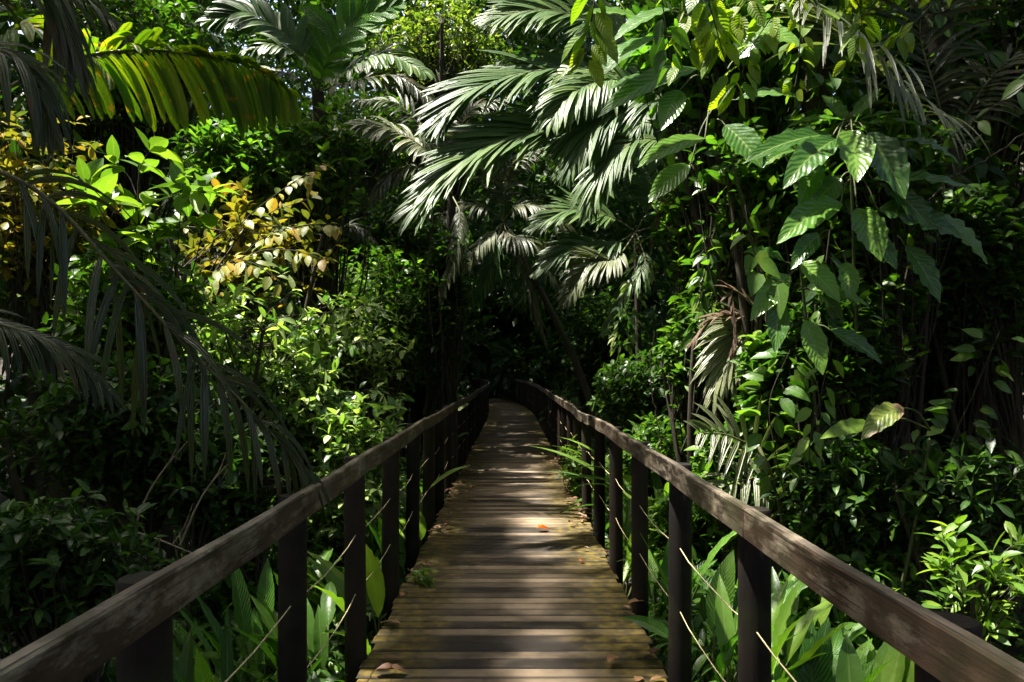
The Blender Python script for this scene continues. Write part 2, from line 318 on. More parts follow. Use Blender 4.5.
def wood_mat(name, dark, light, moss=None, along='X', edge=False, rough=.6, pale=None):
    m, nt, nd, lk = newmat(name); tc = nd('ShaderNodeTexCoord'); at = nd('ShaderNodeAttribute', attribute_name='rnd')
    mp = nd('ShaderNodeMapping'); mp.inputs['Scale'].default_value = {'X': (1.2, 22, 22), 'Y': (22, 1.2, 22), 'Z': (22, 22, 1.2)}[along]; lk(tc.outputs['Object'], mp.inputs[0])
    off = nd('ShaderNodeVectorMath', operation='ADD'); lk(mp.outputs[0], off.inputs[0]); cb = nd('ShaderNodeCombineXYZ'); o5 = math_(nd, lk, 'MULTIPLY', at.outputs['Fac'], 37.); lk(o5, cb.inputs[0]); lk(o5, cb.inputs[1]); lk(cb.outputs[0], off.inputs[1])
    no = nd('ShaderNodeTexNoise'); no.inputs['Scale'].default_value = 2.2; no.inputs['Detail'].default_value = 9; no.inputs['Roughness'].default_value = .7; lk(off.outputs[0], no.inputs[0])
    n2 = nd('ShaderNodeTexNoise'); n2.inputs['Scale'].default_value = 2.6; n2.inputs['Detail'].default_value = 5; n2.inputs['Roughness'].default_value = .6; lk(tc.outputs['Object'], n2.inputs[0])
    v = math_(nd, lk, 'MULTIPLY_ADD', n2.outputs[0], .9, math_(nd, lk, 'MULTIPLY_ADD', no.outputs[0], .5, math_(nd, lk, 'MULTIPLY_ADD', at.outputs['Fac'], .58, -.5)))
    rp = ramp(nd, [(.25, dark), (.52, tuple((a + b) / 2 for a, b in zip(dark, light))), (.78, light)]); lk(v, rp.inputs[0]); col = rp.outputs[0]
    if edge:   # moss and rot near both plank ends
        sx = nd('ShaderNodeSeparateXYZ'); uv = nd('ShaderNodeUVMap'); lk(uv.outputs[0], sx.inputs[0]); ax = math_(nd, lk, 'ABSOLUTE', math_(nd, lk, 'SUBTRACT', sx.outputs[0], .5))
        e = math_(nd, lk, 'ADD', ax, math_(nd, lk, 'MULTIPLY_ADD', n2.outputs[0], .42, -.21)); r2 = ramp(nd, [(.2, (0, 0, 0)), (.37, (1, 1, 1))]); lk(e, r2.inputs[0])
        n4 = nd('ShaderNodeTexNoise'); n4.inputs['Scale'].default_value = 14; n4.inputs['Detail'].default_value = 6; lk(tc.outputs['Object'], n4.inputs[0])
        mc = ramp(nd, [(.35, (.022, .017, .006)), (.5, (.075, .055, .01)), (.7, (.18, .13, .02))]); lk(n4.outputs[0], mc.inputs[0])
        mx = nd('ShaderNodeMix', data_type='RGBA'); lk(math_(nd, lk, 'MULTIPLY', r2.outputs[0], .85), mx.inputs['Factor']); lk(col, mx.inputs['A']); lk(mc.outputs[0], mx.inputs['B']); col = mx.outputs['Result']
    if edge:   # dark gap shade painted along the long edges of every plank
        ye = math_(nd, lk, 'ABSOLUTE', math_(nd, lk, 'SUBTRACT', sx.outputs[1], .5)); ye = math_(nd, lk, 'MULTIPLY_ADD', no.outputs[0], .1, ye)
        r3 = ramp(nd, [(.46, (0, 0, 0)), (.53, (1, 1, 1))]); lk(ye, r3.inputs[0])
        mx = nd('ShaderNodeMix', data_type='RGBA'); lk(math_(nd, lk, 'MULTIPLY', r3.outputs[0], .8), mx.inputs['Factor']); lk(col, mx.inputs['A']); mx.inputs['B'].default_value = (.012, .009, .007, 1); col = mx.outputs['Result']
    if pale:   # worn pale patches, lightened to stand in for sun on the rail
        n6 = nd('ShaderNodeTexNoise'); n6.inputs['Scale'].default_value = 3.2; n6.inputs['Detail'].default_value = 8; n6.inputs['Roughness'].default_value = .72; m6 = nd('ShaderNodeMapping'); m6.inputs['Scale'].default_value = (1.5, 1, 3.); lk(tc.outputs['Object'], m6.inputs[0]); lk(m6.outputs[0], n6.inputs[0])
        b = ramp(nd, [(.48, (0, 0, 0)), (.64, (1, 1, 1))]); lk(n6.outputs[0], b.inputs[0]); mx = nd('ShaderNodeMix', data_type='RGBA'); lk(math_(nd, lk, 'MULTIPLY', b.outputs[0], .75), mx.inputs['Factor']); lk(col, mx.inputs['A']); mx.inputs['B'].default_value = (*pale, 1); col = mx.outputs['Result']
    if pale:   # bleached grey upper face and fine dark checks along the grain
        sx = nd('ShaderNodeSeparateXYZ'); uv = nd('ShaderNodeUVMap'); lk(uv.outputs[0], sx.inputs[0]); tp = math_(nd, lk, 'LESS_THAN', math_(nd, lk, 'ABSOLUTE', math_(nd, lk, 'SUBTRACT', sx.outputs[0], .415)), .12)
        mx = nd('ShaderNodeMix', data_type='RGBA'); lk(math_(nd, lk, 'MULTIPLY', tp, math_(nd, lk, 'MULTIPLY_ADD', no.outputs[0], 1.1, -.12)), mx.inputs['Factor']); lk(col, mx.inputs['A']); mx.inputs['B'].default_value = (.19, .16, .125, 1); col = mx.outputs['Result']
        n7 = nd('ShaderNodeTexNoise'); n7.inputs['Scale'].default_value = 4; n7.inputs['Detail'].default_value = 5; m7 = nd('ShaderNodeMapping'); m7.inputs['Scale'].default_value = (30, .7, 30); lk(tc.outputs['Object'], m7.inputs[0]); lk(m7.outputs[0], n7.inputs[0])
        b = ramp(nd, [(.38, (1, 1, 1)), (.44, (0, 0, 0))]); lk(n7.outputs[0], b.inputs[0]); mx = nd('ShaderNodeMix', data_type='RGBA'); lk(math_(nd, lk, 'MULTIPLY', b.outputs[0], .8), mx.inputs['Factor']); lk(col, mx.inputs['A']); mx.inputs['B'].default_value = (.008, .006, .004, 1); col = mx.outputs['Result']
    if moss:
        n5 = nd('ShaderNodeTexNoise'); n5.inputs['Scale'].default_value = 5; n5.inputs['Detail'].default_value = 6; lk(tc.outputs['Object'], n5.inputs[0])
        b = ramp(nd, [(.5, (0, 0, 0)), (.66, (1, 1, 1))]); lk(n5.outputs[0], b.inputs[0]); mx = nd('ShaderNodeMix', data_type='RGBA'); lk(math_(nd, lk, 'MULTIPLY', b.outputs[0], .7), mx.inputs['Factor']); lk(col, mx.inputs['A']); mx.inputs['B'].default_value = (*moss, 1); col = mx.outputs['Result']
    bp = nd('ShaderNodeBump'); bp.inputs['Strength'].default_value = .5; bp.inputs['Distance'].default_value = .006; lk(no.outputs[0], bp.inputs['Height'])
    bs = nd('ShaderNodeBsdfPrincipled'); lk(col, bs.inputs['Base Color']); rr = math_(nd, lk, 'MULTIPLY_ADD', no.outputs[0], .4, rough - .2); lk(rr, bs.inputs['Roughness']); bs.inputs['Specular IOR Level'].default_value = .22; lk(bp.outputs[0], bs.inputs['Normal'])
    out = nd('ShaderNodeOutputMaterial'); lk(bs.outputs[0], out.inputs[0]); return m
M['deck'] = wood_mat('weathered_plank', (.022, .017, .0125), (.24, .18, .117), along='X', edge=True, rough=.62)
M['post'] = wood_mat('dark_post_wood', (.006, .0042, .003), (.026, .018, .011), moss=(.018, .021, .007), along='Z', rough=.75)
M['rail'] = wood_mat('handrail_wood', (.01, .0065, .0045), (.1, .065, .04), moss=(.035, .032, .014), pale=(.34, .29, .2), along='Y', rough=.6)

def box_verts(x0, x1, y0, y1, z0, z1, bv=.004):
    """box with its top edges eased: three rings and a lid"""
    r = lambda a, z: [(x0 + a, y0 + a, z), (x1 - a, y0 + a, z), (x1 - a, y1 - a, z), (x0 + a, y1 - a, z)]
    v = r(0, z0) + r(0, z1 - bv) + r(bv, z1); f = [[3, 2, 1, 0], [8, 9, 10, 11]]
    for k in (0, 4): f += [[k + i, k + (i + 1) % 4, k + 4 + (i + 1) % 4, k + 4 + i] for i in range(4)]
    return np.array(v), np.array(f)

walk = thing('boardwalk', 'weathered plank boardwalk running straight into the dark forest', 'boardwalk', (0, 0, 0))
def deck():
    B = MB(); s = .55
    while s < 52:
        w = .108 + U(-.005, .005); x, y, t = path(s + w / 2); hw = .8 + U(-.012, .02); yaw = t + U(-.004, .004)
        v, f = box_verts(-hw, hw, -w / 2, w / 2, -.04, 0, .009); v[:, 2] += U(-.0012, .0012) + v[:, 0] * U(-.002, .002)
        uv = np.stack([v[:, 0] / (2 * hw) + .5, v[:, 1] / w + .5], -1); c, sn = math.cos(yaw), math.sin(yaw)
        q = np.stack([v[:, 0] * c - v[:, 1] * sn + x, v[:, 0] * sn + v[:, 1] * c + y, v[:, 2]], -1)
        B.add(q, f, uv, U(0, 1)); s += w + .013 + U(0, .004)
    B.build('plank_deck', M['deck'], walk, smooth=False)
    for off in (-.55, 0, .55):
        B = MB(); ss = np.linspace(.5, 52, 80); x, y, t = path(ss, off)
        for i in range(len(ss) - 1):
            a, b = np.array((x[i], y[i])), np.array((x[i + 1], y[i + 1])); nn = np.array((-(b - a)[1], (b - a)[0])); nn = nn / np.linalg.norm(nn) * .04
            v = [(*(a - nn), -.18), (*(a + nn), -.18), (*(b + nn), -.18), (*(b - nn), -.18), (*(a - nn), -.04), (*(a + nn), -.04), (*(b + nn), -.04), (*(b - nn), -.04)]
            B.add(v, [[0, 1, 2, 3], [7, 6, 5, 4], [0, 3, 7, 4], [1, 5, 6, 2]], np.zeros((8, 2)), .3)
        B.build('bearer', M['post'], walk, smooth=False)
deck()

RAIL_TOP = 1.13
def railing(sg, label, s0):
    root = thing('timber_railing', label, 'railing', (sg * .85, 0, 0), 'railings of the boardwalk'); o = np.array((sg * .85, 0, 0))
    n = 39; sp = s0 + 1.18 * np.arange(n) + np.concatenate([[0], rng.normal(size=n - 1) * .02]); sp = np.concatenate([[s0 - 1.18], sp])
    lift = rng.normal(size=len(sp)) * .012; lift[:5] *= .35; side = rng.normal(size=len(sp)) * .007
    px, py, pt = path(sp, sg * .86)
    for i in range(len(sp)):
        B = MB(); h = RAIL_TOP + lift[i] - .035; z = np.array((GZ - .3, -.2, .3, .8, h - .008, h)); lx = rng.normal() * .008
        rr = np.array((.062, .061, .06, .059, .059, .054)) * U(.93, 1.04)
        tube(B, np.stack([px[i] + lx * (z / 1.1), np.full(6, py[i]) + rng.normal() * .003, z], -1), rr, 14, r=U(0, 1)); ob = B.build('post', M['post'], root, o)
    # handrail: plank on the inner face of the posts, one length per two bays
    ss = np.arange(max(sp[0] - .2, .05), sp[-1], .295); dz = np.interp(ss, sp, lift) + np.sin(ss * 5.3 + sg) * .0025
    j = 0
    for a in range(0, len(ss) - 1, 8):
        B = MB(); seg = slice(a, min(a + 9, len(ss))); q = ss[seg].copy(); q[0] += .002; q[-1] -= .002; zz = dz[seg]; i_, o_ = sg * .762, sg * .8; dd = np.interp(q, sp, side)
        bv = .006
        prof = [(o_, RAIL_TOP - .098), (o_, RAIL_TOP - bv), (o_ - sg * bv, RAIL_TOP), (i_ + sg * bv, RAIL_TOP), (i_, RAIL_TOP - bv), (i_, RAIL_TOP - .098)]
        rings = []
        for x_, z_ in prof:
            X, Yy, T = path(q, x_); rings.append(np.stack([X + dd * 0, Yy, z_ + zz], -1))
        v = np.stack(rings, 1); k = 6; nn = len(q); I = np.arange(nn - 1)[:, None] * k; J = np.arange(k)[None]
        f = np.stack([I + J, I + (J + 1) % k, I + k + (J + 1) % k, I + k + J], -1).reshape(-1, 4)
        if sg < 0: f = f[:, ::-1]
        f = np.concatenate([f, [[0, 1, 4, 5], [1, 2, 3, 4], [(nn - 1) * k + x for x in (5, 4, 1, 0)], [(nn - 1) * k + x for x in (4, 3, 2, 1)]]])
        B.add(v, f, np.stack([np.broadcast_to(np.arange(k) / 6., (nn, k)), np.broadcast_to(q[:, None], (nn, k))], -1), U(0, 1)); B.build('handrail', M['rail'], root, o, smooth=False)
    for hh in (.68, .36):
        B = MB(); pts = []
        for i in range(0, 26):
            for t in np.linspace(0, 1, 6)[:-1]:
                s = sp[i] + (sp[i + 1] - sp[i]) * t; x, y, _ = path(s, sg * .85); pts.append((x, y, hh - .03 * 4 * t * (1 - t) * U(.7, 1.1) + lift[i]))
        tube(B, pts, .0029, 5); B.build('cord', M['cord'], root, o)
railing(-1, 'dark railing of round posts with its near face in shade', 1.75)
railing(1, 'railing of round posts with a sun-dappled handrail face', 1.47)
# ================================================================== PLANTS
def lf(b, t, wpx, n=(0, -.7, .6), droop=.6, stalk=None):
    """a large leaf given by where its blade starts, where its tip is and how wide it looks"""
    p, q = P(*b), P(*t); L = np.linalg.norm(q - p); d = nz(q - p + G * L * droop * .45); s = P(*stalk) if stalk is not None else p - d * .08
    return (s, p, d, np.asarray(n, float), L * 1.06, wpx * .98 / F * b[2], droop)

#            px   py    Y   radius px, share of the leaves missing along the sun's way
GAPS = [(550, 640, 4.4, 75, .75), (545, 590, 5.4, 72, .85), (540, 550, 6.6, 65, .9), (535, 515, 8.2, 56, .85), (530, 490, 9.9, 46, .75), (300, 380, 6.8, 100, 1), (130, 35, 10, 80, .8), (720, 400, 6, 60, .8), (790, 330, 5.2, 60, .8), (140, 190, 6., 105, 1), (215, 80, 4.2, 150, 1), (60, 50, 4.5, 70, 1), (258, 222, 7.4, 105, 1), (300, 310, 7., 130, 1), (45, 190, 6.6, 80, .9), (370, 350, 7.2, 70, 1),
        (440, 45, 15, 120, 1), (480, 95, 7.5, 85, 1), (470, 170, 7., 95, 1), (580, 110, 7.3, 85, 1), (550, 25, 8, 75, 1), (575, 250, 11.8, 85, 1), (850, 160, 4.6, 100, 1), (790, 230, 4.6, 55, 1), (640, 45, 4.8, 95, 1),
        (720, 50, 4.2, 110, 1), (810, 55, 5.8, 100, 1), (740, 365, 5.6, 75, 1), (730, 460, 5.1, 80, 1), (740, 590, 3.8, 120, 1), (975, 565, 3.3, 125, 1), (620, 460, 8, 60, .8), (350, 575, 4.7, 58, 1), (345, 440, 6.6, 85, 1), (290, 400, 6.7, 85, 1), (275, 95, 4.1, 100, 1),
        (255, 590, 3.9, 70, 1), (800, 545, 2.6, 80, 1), (900, 605, 2.0, 90, 1), (690, 470, 4, 60, .9), (650, 450, 5.5, 60, .8), (260, 45, 9, 80, .9), (385, 45, 9, 60, .9), (385, 140, 10.8, 90, 1), (400, 290, 11.2, 80, 1), (820, 410, 4.7, 60, 1), (880, 425, 4.1, 40, 1), (755, 285, 4.7, 45, 1), (240, 150, 8.4, 80, .9), (675, 200, 7.4, 50, .8), (620, 320, 8, 50, .8), (720, 280, 5.9, 50, .7)]
GT = [(P(a, b, c), d / F * c, e) for a, b, c, d, e in GAPS]
def under_sun(pos, margin=1.0):
    """True where a leaf stands between the sun and one of the openings"""
    k = len(pos); bad = np.zeros(k, bool)
    for T, r, e in GT:
        v = pos - T; h = v @ SUN; q = np.linalg.norm(v - h[:, None] * SUN, axis=1); bad |= (q < r * U(.55, 1.25, k)) & (h > r * margin) & (U(0, 1) < e)
    t = (pos[:, 2] - 1.1) / SUN[2]; fx = pos[:, 0] - t * SUN[0]; fy = pos[:, 1] - t * SUN[1]      # foliage that shades the handrail on the darker side stays
    return bad & ~((np.abs(fx + .78) < .16) & (fy > 1) & (fy < 11))

# ---- palms arching in on the shaded side
palm('palm', 'palm beside the shaded railing with a sunlit yellow-green frond arching over the shrubs', (-4.3, 4.2, GZ), np.array((-4.1, 4.1, 3.2)), [
    dict(p=[(-40, 130, 4.1), (0, 93, 4.1), (70, 60, 4.1), (140, 50, 4.15), (205, 56, 4.15), (255, 68, 4.1), (292, 92, 4.05)], Lm=.44, n=46, W=.05, ang=60, up=(-.2, -.85, -.5), droop=1.2, jit=.12, upper=.5, t0=.36, mat='palmg', vee=.12, nxl=4, prof=BLUNT, seg=7, fold=.12),
    dict(p=[(-40, 60, 4.4), (20, 28, 4.4), (70, 35, 4.5), (108, 70, 4.5)], Lm=.42, n=22, W=.075, ang=52, up=(0, -.5, .85), droop=1.4, t0=.4, mat='palmg', prof=BLUNT),
    dict(p=[(-60, 20, 4.8), (-10, -20, 4.9), (60, -20, 5.), (120, 30, 5.1)], Lm=.5, n=26, W=.06, ang=50, droop=1.3, t0=.3, mat='palmd'),
], 'palmd', 'palms')
palm('palm', 'palm with a long dark drooping frond that dips its browned tip towards the shaded railing', (-3.3, 2.5, GZ), np.array((-3.0, 2.7, 2.5)), [
    dict(p=[(-60, 160, 2.9), (0, 172, 2.95), (55, 205, 3.), (120, 275, 3.), (190, 350, 3.), (245, 405, 3.), (305, 470, 3.)], Lm=.56, n=40, W=.033, ang=50, up=(.3, -.9, .35), droop=1.9, t0=.3, miss=.36, seg=7, jit=.22, fold=.35),
    dict(p=[(-70, 20, 2.6), (-20, -30, 2.6), (40, -20, 2.65), (78, 60, 2.7)], Lm=.42, n=24, W=.034, ang=45, droop=2.0, t0=.3),
    dict(p=[(-90, 290, 2.7), (-20, 318, 2.7), (50, 342, 2.7), (106, 388, 2.7)], Lm=.26, n=26, W=.028, ang=42, droop=1.4, t0=.3),
    dict(p=[(-100, 90, 2.5), (-40, 50, 2.4), (20, 60, 2.4), (50, 120, 2.4)], Lm=.36, n=20, W=.03, ang=45, droop=2.2, t0=.3),
], 'palmd', 'palms')

# ---- broad-fronded palm further up on the shaded side
cr = P(318, 92, 9.2)
palm('palm', 'palm with wide split fronds fanning up above the yellow shrub', (cr[0] + .1, 9.4, GZ), cr, [
    dict(p=[(300, 50, 9), (255, 16, 8.9), (212, 20, 8.8)], Lm=.48, n=22, W=.12, ang=56, up=(.2, -.75, .6), droop=.7, prof=BLUNT, t0=.3, mat='palmw', nxl=4),
    dict(p=[(328, 60, 9.1), (352, 25, 9.1), (392, 6, 9)], Lm=.55, n=15, W=.2, ang=54, up=(-.2, -.9, .3), droop=.5, t0=.15, mat='broad', prof=BLUNT, nxl=4),
    dict(p=[(300, 60, 8.8), (275, 45, 8.6), (250, 50, 8.5)], Lm=.36, n=18, W=.1, ang=60, up=(0, -.6, .8), droop=1., prof=BLUNT, t0=.3, mat='palmw'),
    dict(p=[(345, 72, 9.), (385, 55, 8.8), (425, 72, 8.6)], Lm=.42, n=22, W=.1, ang=58, up=(0, -.6, .8), droop=.9, prof=BLUNT, t0=.25, mat='palmw'),
    dict(p=[(345, 84, 8.7), (395, 76, 8.5), (432, 100, 8.4)], Lm=.4, n=22, W=.06, ang=55, droop=1.1, t0=.25, mat='palmd'),
    dict(p=[(290, 75, 9.), (250, 72, 8.9), (228, 100, 8.8)], Lm=.4, n=20, W=.06, ang=55, droop=1.1, t0=.25, mat='palmd'),
], 'palmd', 'palms', r=.09)
cr = P(452, 195, 11.5)
palm('palm', 'palm holding one pale khaki frond with hanging leaflets over dark shade', (cr[0] - .2, 11.9, GZ), cr, [
    dict(p=[(430, 155, 11), (398, 132, 10.9), (366, 124, 10.8), (342, 128, 10.7)], Lm=.55, n=40, W=.075, ang=52, up=(.1, -.6, .8), droop=1.3, prof=BLUNT, t0=.22, mat='palmk'),
    dict(p=[(435, 150, 11.5), (400, 105, 11.5), (360, 100, 11.4)], Lm=.5, n=26, W=.06, ang=55, droop=1.2, t0=.25),
    dict(p=[(430, 170, 11), (395, 170, 10.8), (372, 200, 10.7)], Lm=.45, n=24, W=.06, ang=55, droop=1.6, t0=.3),
    dict(p=[(455, 150, 11.5), (470, 110, 11.5), (500, 100, 11.4)], Lm=.5, n=24, W=.06, ang=55, droop=1.2, t0=.3),
    dict(p=[(460, 215, 11.), (455, 250, 10.7), (442, 295, 10.6)], Lm=.42, n=24, W=.05, ang=40, droop=1.4, t0=.3, mat='palmk'),
], 'palmd', 'palms', r=.08)
cr = P(312, 262, 9.4)
palm('palm', 'small palm with one grey-green fan-like frond standing behind the yellow shrub', (cr[0], 9.5, GZ), cr, [
    dict(p=[(310, 235, 9.4), (306, 205, 9.3), (303, 172, 9.2)], Lm=.5, n=22, W=.085, ang=68, up=(0, -.95, .3), droop=.7, t0=.12, mat='palmk'),
    dict(p=[(320, 245, 9.4), (350, 225, 9.3), (372, 240, 9.2)], Lm=.35, n=20, W=.05, ang=55, droop=1.3, t0=.2),
], 'palmd', 'palms', r=.04)

# ---- the big palm whose glossy fronds hang over the walk
cr = P(700, 128, 8.3)
UPW = (-.3, -.76, .56)
palm('palm', 'big palm with glossy silvery fronds reaching out over the middle of the walkway', (2.25, 8.7, GZ), cr, [
    dict(p=[(660, 92, 8.1), (590, 68, 7.9), (520, 74, 7.6), (470, 92, 7.4), (446, 116, 7.3)], Lm=.74, n=84, W=.066, ang=42, up=UPW, droop=.4, fold=.14, vee=.12, t0=.25, seg=6, taper=.5),
    dict(p=[(650, 132, 8.), (590, 126, 7.7), (520, 134, 7.4), (465, 160, 7.1), (425, 200, 6.9)], Lm=.84, n=92, W=.066, ang=40, up=UPW, droop=.3, fold=.14, vee=.12, t0=.22, seg=6, taper=.5),
    dict(p=[(660, 95, 7.7), (615, 80, 7.5), (575, 92, 7.3), (552, 118, 7.2)], Lm=.58, n=46, W=.065, ang=56, up=(-.2, -.8, .55), droop=1.1, t0=.35, seg=6),
    dict(p=[(660, 125, 7.6), (625, 112, 7.4), (592, 128, 7.2), (572, 165, 7.1)], Lm=.66, n=54, W=.05, ang=42, up=UPW, droop=.8, fold=.14, vee=.12, t0=.3, seg=6),
    dict(p=[(660, 60, 8.3), (600, 24, 8.2), (545, 10, 8.), (496, 18, 7.9)], Lm=.7, n=70, W=.055, ang=52, up=UPW, droop=.5, fold=.14, vee=.12, t0=.3, seg=6),
    dict(p=[(670, 140, 7.4), (638, 140, 7.2), (606, 165, 7.), (590, 200, 6.9)], Lm=.62, n=52, W=.045, ang=36, up=UPW, droop=.8, fold=.14, vee=.12, t0=.3, seg=6),
    dict(p=[(690, 95, 7.4), (660, 95, 7.0), (640, 125, 6.8)], Lm=.5, n=36, W=.045, ang=45, up=UPW, droop=1., t0=.25, seg=6),
    dict(p=[(710, 70, 8.5), (690, 10, 8.6), (640, -30, 8.6)], Lm=.7, n=36, W=.06, ang=52, droop=1.1, t0=.25),
    dict(p=[(730, 80, 8.5), (780, 30, 8.6), (830, 30, 8.6)], Lm=.7, n=36, W=.06, ang=52, droop=1.1, t0=.25, mat='palmd'),
    dict(p=[(690, 165, 7.6), (668, 195, 7.4), (654, 236, 7.35)], Lm=.3, n=18, W=.035, ang=16, droop=.5, t0=.3, mat='dead', jit=.16),
    dict(p=[(692, 165, 7.5), (684, 200, 7.3), (672, 245, 7.25)], Lm=.34, n=18, W=.04, ang=16, droop=.5, t0=.25, mat='dead', jit=.16),
    dict(p=[(700, 165, 7.5), (700, 205, 7.4), (690, 255, 7.3)], Lm=.3, n=16, W=.035, ang=16, droop=.5, t0=.3, mat='dead', jit=.16),
], 'palmw', 'palms', r=.13, lean=(.1, 0, 0))
cr = P(636, 232, 12.4)
palm('palm', 'mid-sized palm with pale fronds stacked one under another behind the silvery palm', (cr[0] + .15, 12.7, GZ), cr, [
    dict(p=[(608, 216, 12.1), (570, 210, 11.9), (536, 226, 11.7)], Lm=.62, n=46, W=.06, ang=42, up=UPW, droop=.4, fold=.14, vee=.12, t0=.25),
    dict(p=[(612, 244, 12), (575, 246, 11.8), (540, 270, 11.6)], Lm=.62, n=46, W=.06, ang=40, up=UPW, droop=.4, fold=.14, vee=.12, t0=.25),
    dict(p=[(616, 258, 11.8), (590, 264, 11.6), (566, 298, 11.5)], Lm=.6, n=44, W=.06, ang=48, up=(-.2, -.85, .4), droop=.7, t0=.25, mat='palmk'),
    dict(p=[(650, 200, 12.3), (640, 165, 12.3), (600, 150, 12.2)], Lm=.6, n=30, W=.06, ang=52, droop=1.2, t0=.25),
    dict(p=[(660, 225, 12.1), (690, 220, 12), (715, 250, 11.9)], Lm=.6, n=30, W=.06, ang=52, droop=1.3, t0=.25, mat='palmd'),
    dict(p=[(645, 265, 11.8), (625, 290, 11.6), (604, 330, 11.5)], Lm=.45, n=28, W=.04, ang=45, droop=1.2, t0=.2),
], 'palmw', 'palms', r=.05)
cr = P(503, 222, 14)
palm('palm', 'dark palm on a slanting thin trunk leaning above the far bend of the walkway', P(612, 440, 14) * (1, 1, 0) + (0, 0, GZ), cr, [
    dict(p=[(480, 205, 13.8), (450, 215, 13.6), (424, 250, 13.5)], Lm=.6, n=32, W=.06, ang=50, droop=1.3, t0=.2),
    dict(p=[(520, 205, 13.8), (555, 215, 13.6), (578, 250, 13.5)], Lm=.6, n=32, W=.06, ang=50, droop=1.3, t0=.2),
    dict(p=[(510, 235, 13.6), (535, 245, 13.4), (556, 285, 13.3)], Lm=.55, n=28, W=.05, ang=48, droop=1.3, t0=.2),
    dict(p=[(488, 238, 13.6), (470, 255, 13.4), (452, 300, 13.3)], Lm=.5, n=28, W=.06, ang=45, droop=1.3, t0=.2, mat='palmk'),
    dict(p=[(495, 245, 13.6), (488, 275, 13.5), (470, 305, 13.4)], Lm=.5, n=26, W=.06, ang=45, droop=1.4, t0=.2, mat='palmw'),
    dict(p=[(505, 190, 14), (510, 165, 14), (540, 150, 14)], Lm=.6, n=30, W=.05, ang=50, droop=1.2, t0=.2),
    dict(p=[(495, 190, 14), (480, 165, 14), (450, 160, 14)], Lm=.6, n=30, W=.05, ang=50, droop=1.2, t0=.2),
    dict(p=[(515, 240, 13.8), (530, 290, 13.6), (545, 340, 13.5)], Lm=.5, n=26, W=.05, ang=40, droop=1.4, t0=.2),
], 'palmd', 'palms', r=.06, lean=(.35, 0, -.2))

# ---- palm at the upper edge on the sunny side
cr = P(950, 150, 6.4)
palm('palm', 'palm whose long curved leaflets shine white above the ribbed-leaf plant', (3.95, 6.7, GZ), cr, [
    dict(p=[(912, 108, 5.6), (872, 62, 5.3), (836, 28, 5.1), (806, 2, 5.)], Lm=1.0, n=30, W=.055, ang=64, up=(-.3, -.6, .75), droop=1.3, t0=.2, seg=8, mat='palmk'),
    dict(p=[(935, 90, 6.3), (920, 30, 6.4), (930, -40, 6.4)], Lm=.8, n=26, W=.045, ang=58, up=(0, -.7, .6), droop=1.4, t0=.25, mat='palmd'),
    dict(p=[(975, 100, 6.4), (1010, 60, 6.4), (1060, 50, 6.3)], Lm=.6, n=26, W=.04, ang=55, droop=1.5, t0=.2, mat='palmd'),
    dict(p=[(960, 190, 6.2), (985, 250, 6.1), (1010, 330, 6.)], Lm=.5, n=26, W=.035, ang=40, droop=.6, t0=.2),
    dict(p=[(930, 190, 6.2), (915, 260, 6.1), (930, 330, 6.)], Lm=.4, n=22, W=.03, ang=30, droop=.6, t0=.2),
], 'palmd', 'palms', r=.11)
# young palms behind the sunny railing
cr = P(772, 345, 5.9)
palm('palm', 'young palm with a dense downturned olive frond behind the sunlit railing', (cr[0] + .05, 5.95, GZ), cr, [
    dict(p=[(758, 325, 5.8), (735, 340, 5.7), (715, 392, 5.6)], Lm=.5, n=44, W=.05, ang=42, up=(-.35, -.85, .4), droop=.8, fold=.15, t0=.1, mat='palmk', seg=4),
    dict(p=[(785, 325, 5.8), (800, 325, 5.7), (820, 350, 5.6)], Lm=.3, n=24, W=.03, ang=45, droop=1., t0=.1),
    dict(p=[(745, 318, 5.7), (715, 318, 5.6), (692, 342, 5.5)], Lm=.2, n=20, W=.02, ang=22, droop=.6, t0=.1, mat='dead', jit=.12),
    dict(p=[(766, 320, 5.6), (733, 290, 5.6), (735, 330, 5.5), (732, 355, 5.5)], Lm=.16, n=16, W=.022, ang=16, droop=.6, t0=.3, mat='dead', jit=.12),
], 'palmd', 'palms', r=.05)
base = np.array((P(800, 0, 5.3)[0], 5.4, GZ)); cr = base + (0, 0, .5)
palm('palm', 'palm seedling with widely spaced pale leaflets low behind the sunlit railing', base, cr, [
    dict(p=[(770, 470, 5.2), (735, 438, 5.1), (700, 432, 5.)], Lm=.36, n=13, W=.042, ang=72, up=(0, -.85, .5), droop=.9, t0=.25, mat='palmk', seg=5),
    dict(p=[(800, 470, 5.2), (815, 440, 5.1), (845, 440, 5.)], Lm=.3, n=13, W=.04, ang=70, up=(0, -.8, .5), droop=.9, t0=.2, mat='palmw', seg=5),
    dict(p=[(775, 490, 5.1), (745, 480, 5.), (705, 495, 4.9)], Lm=.3, n=13, W=.04, ang=70, up=(0, -.8, .5), droop=.9, t0=.25, mat='palmk', seg=5),
], 'palmw', 'palms', r=.025)

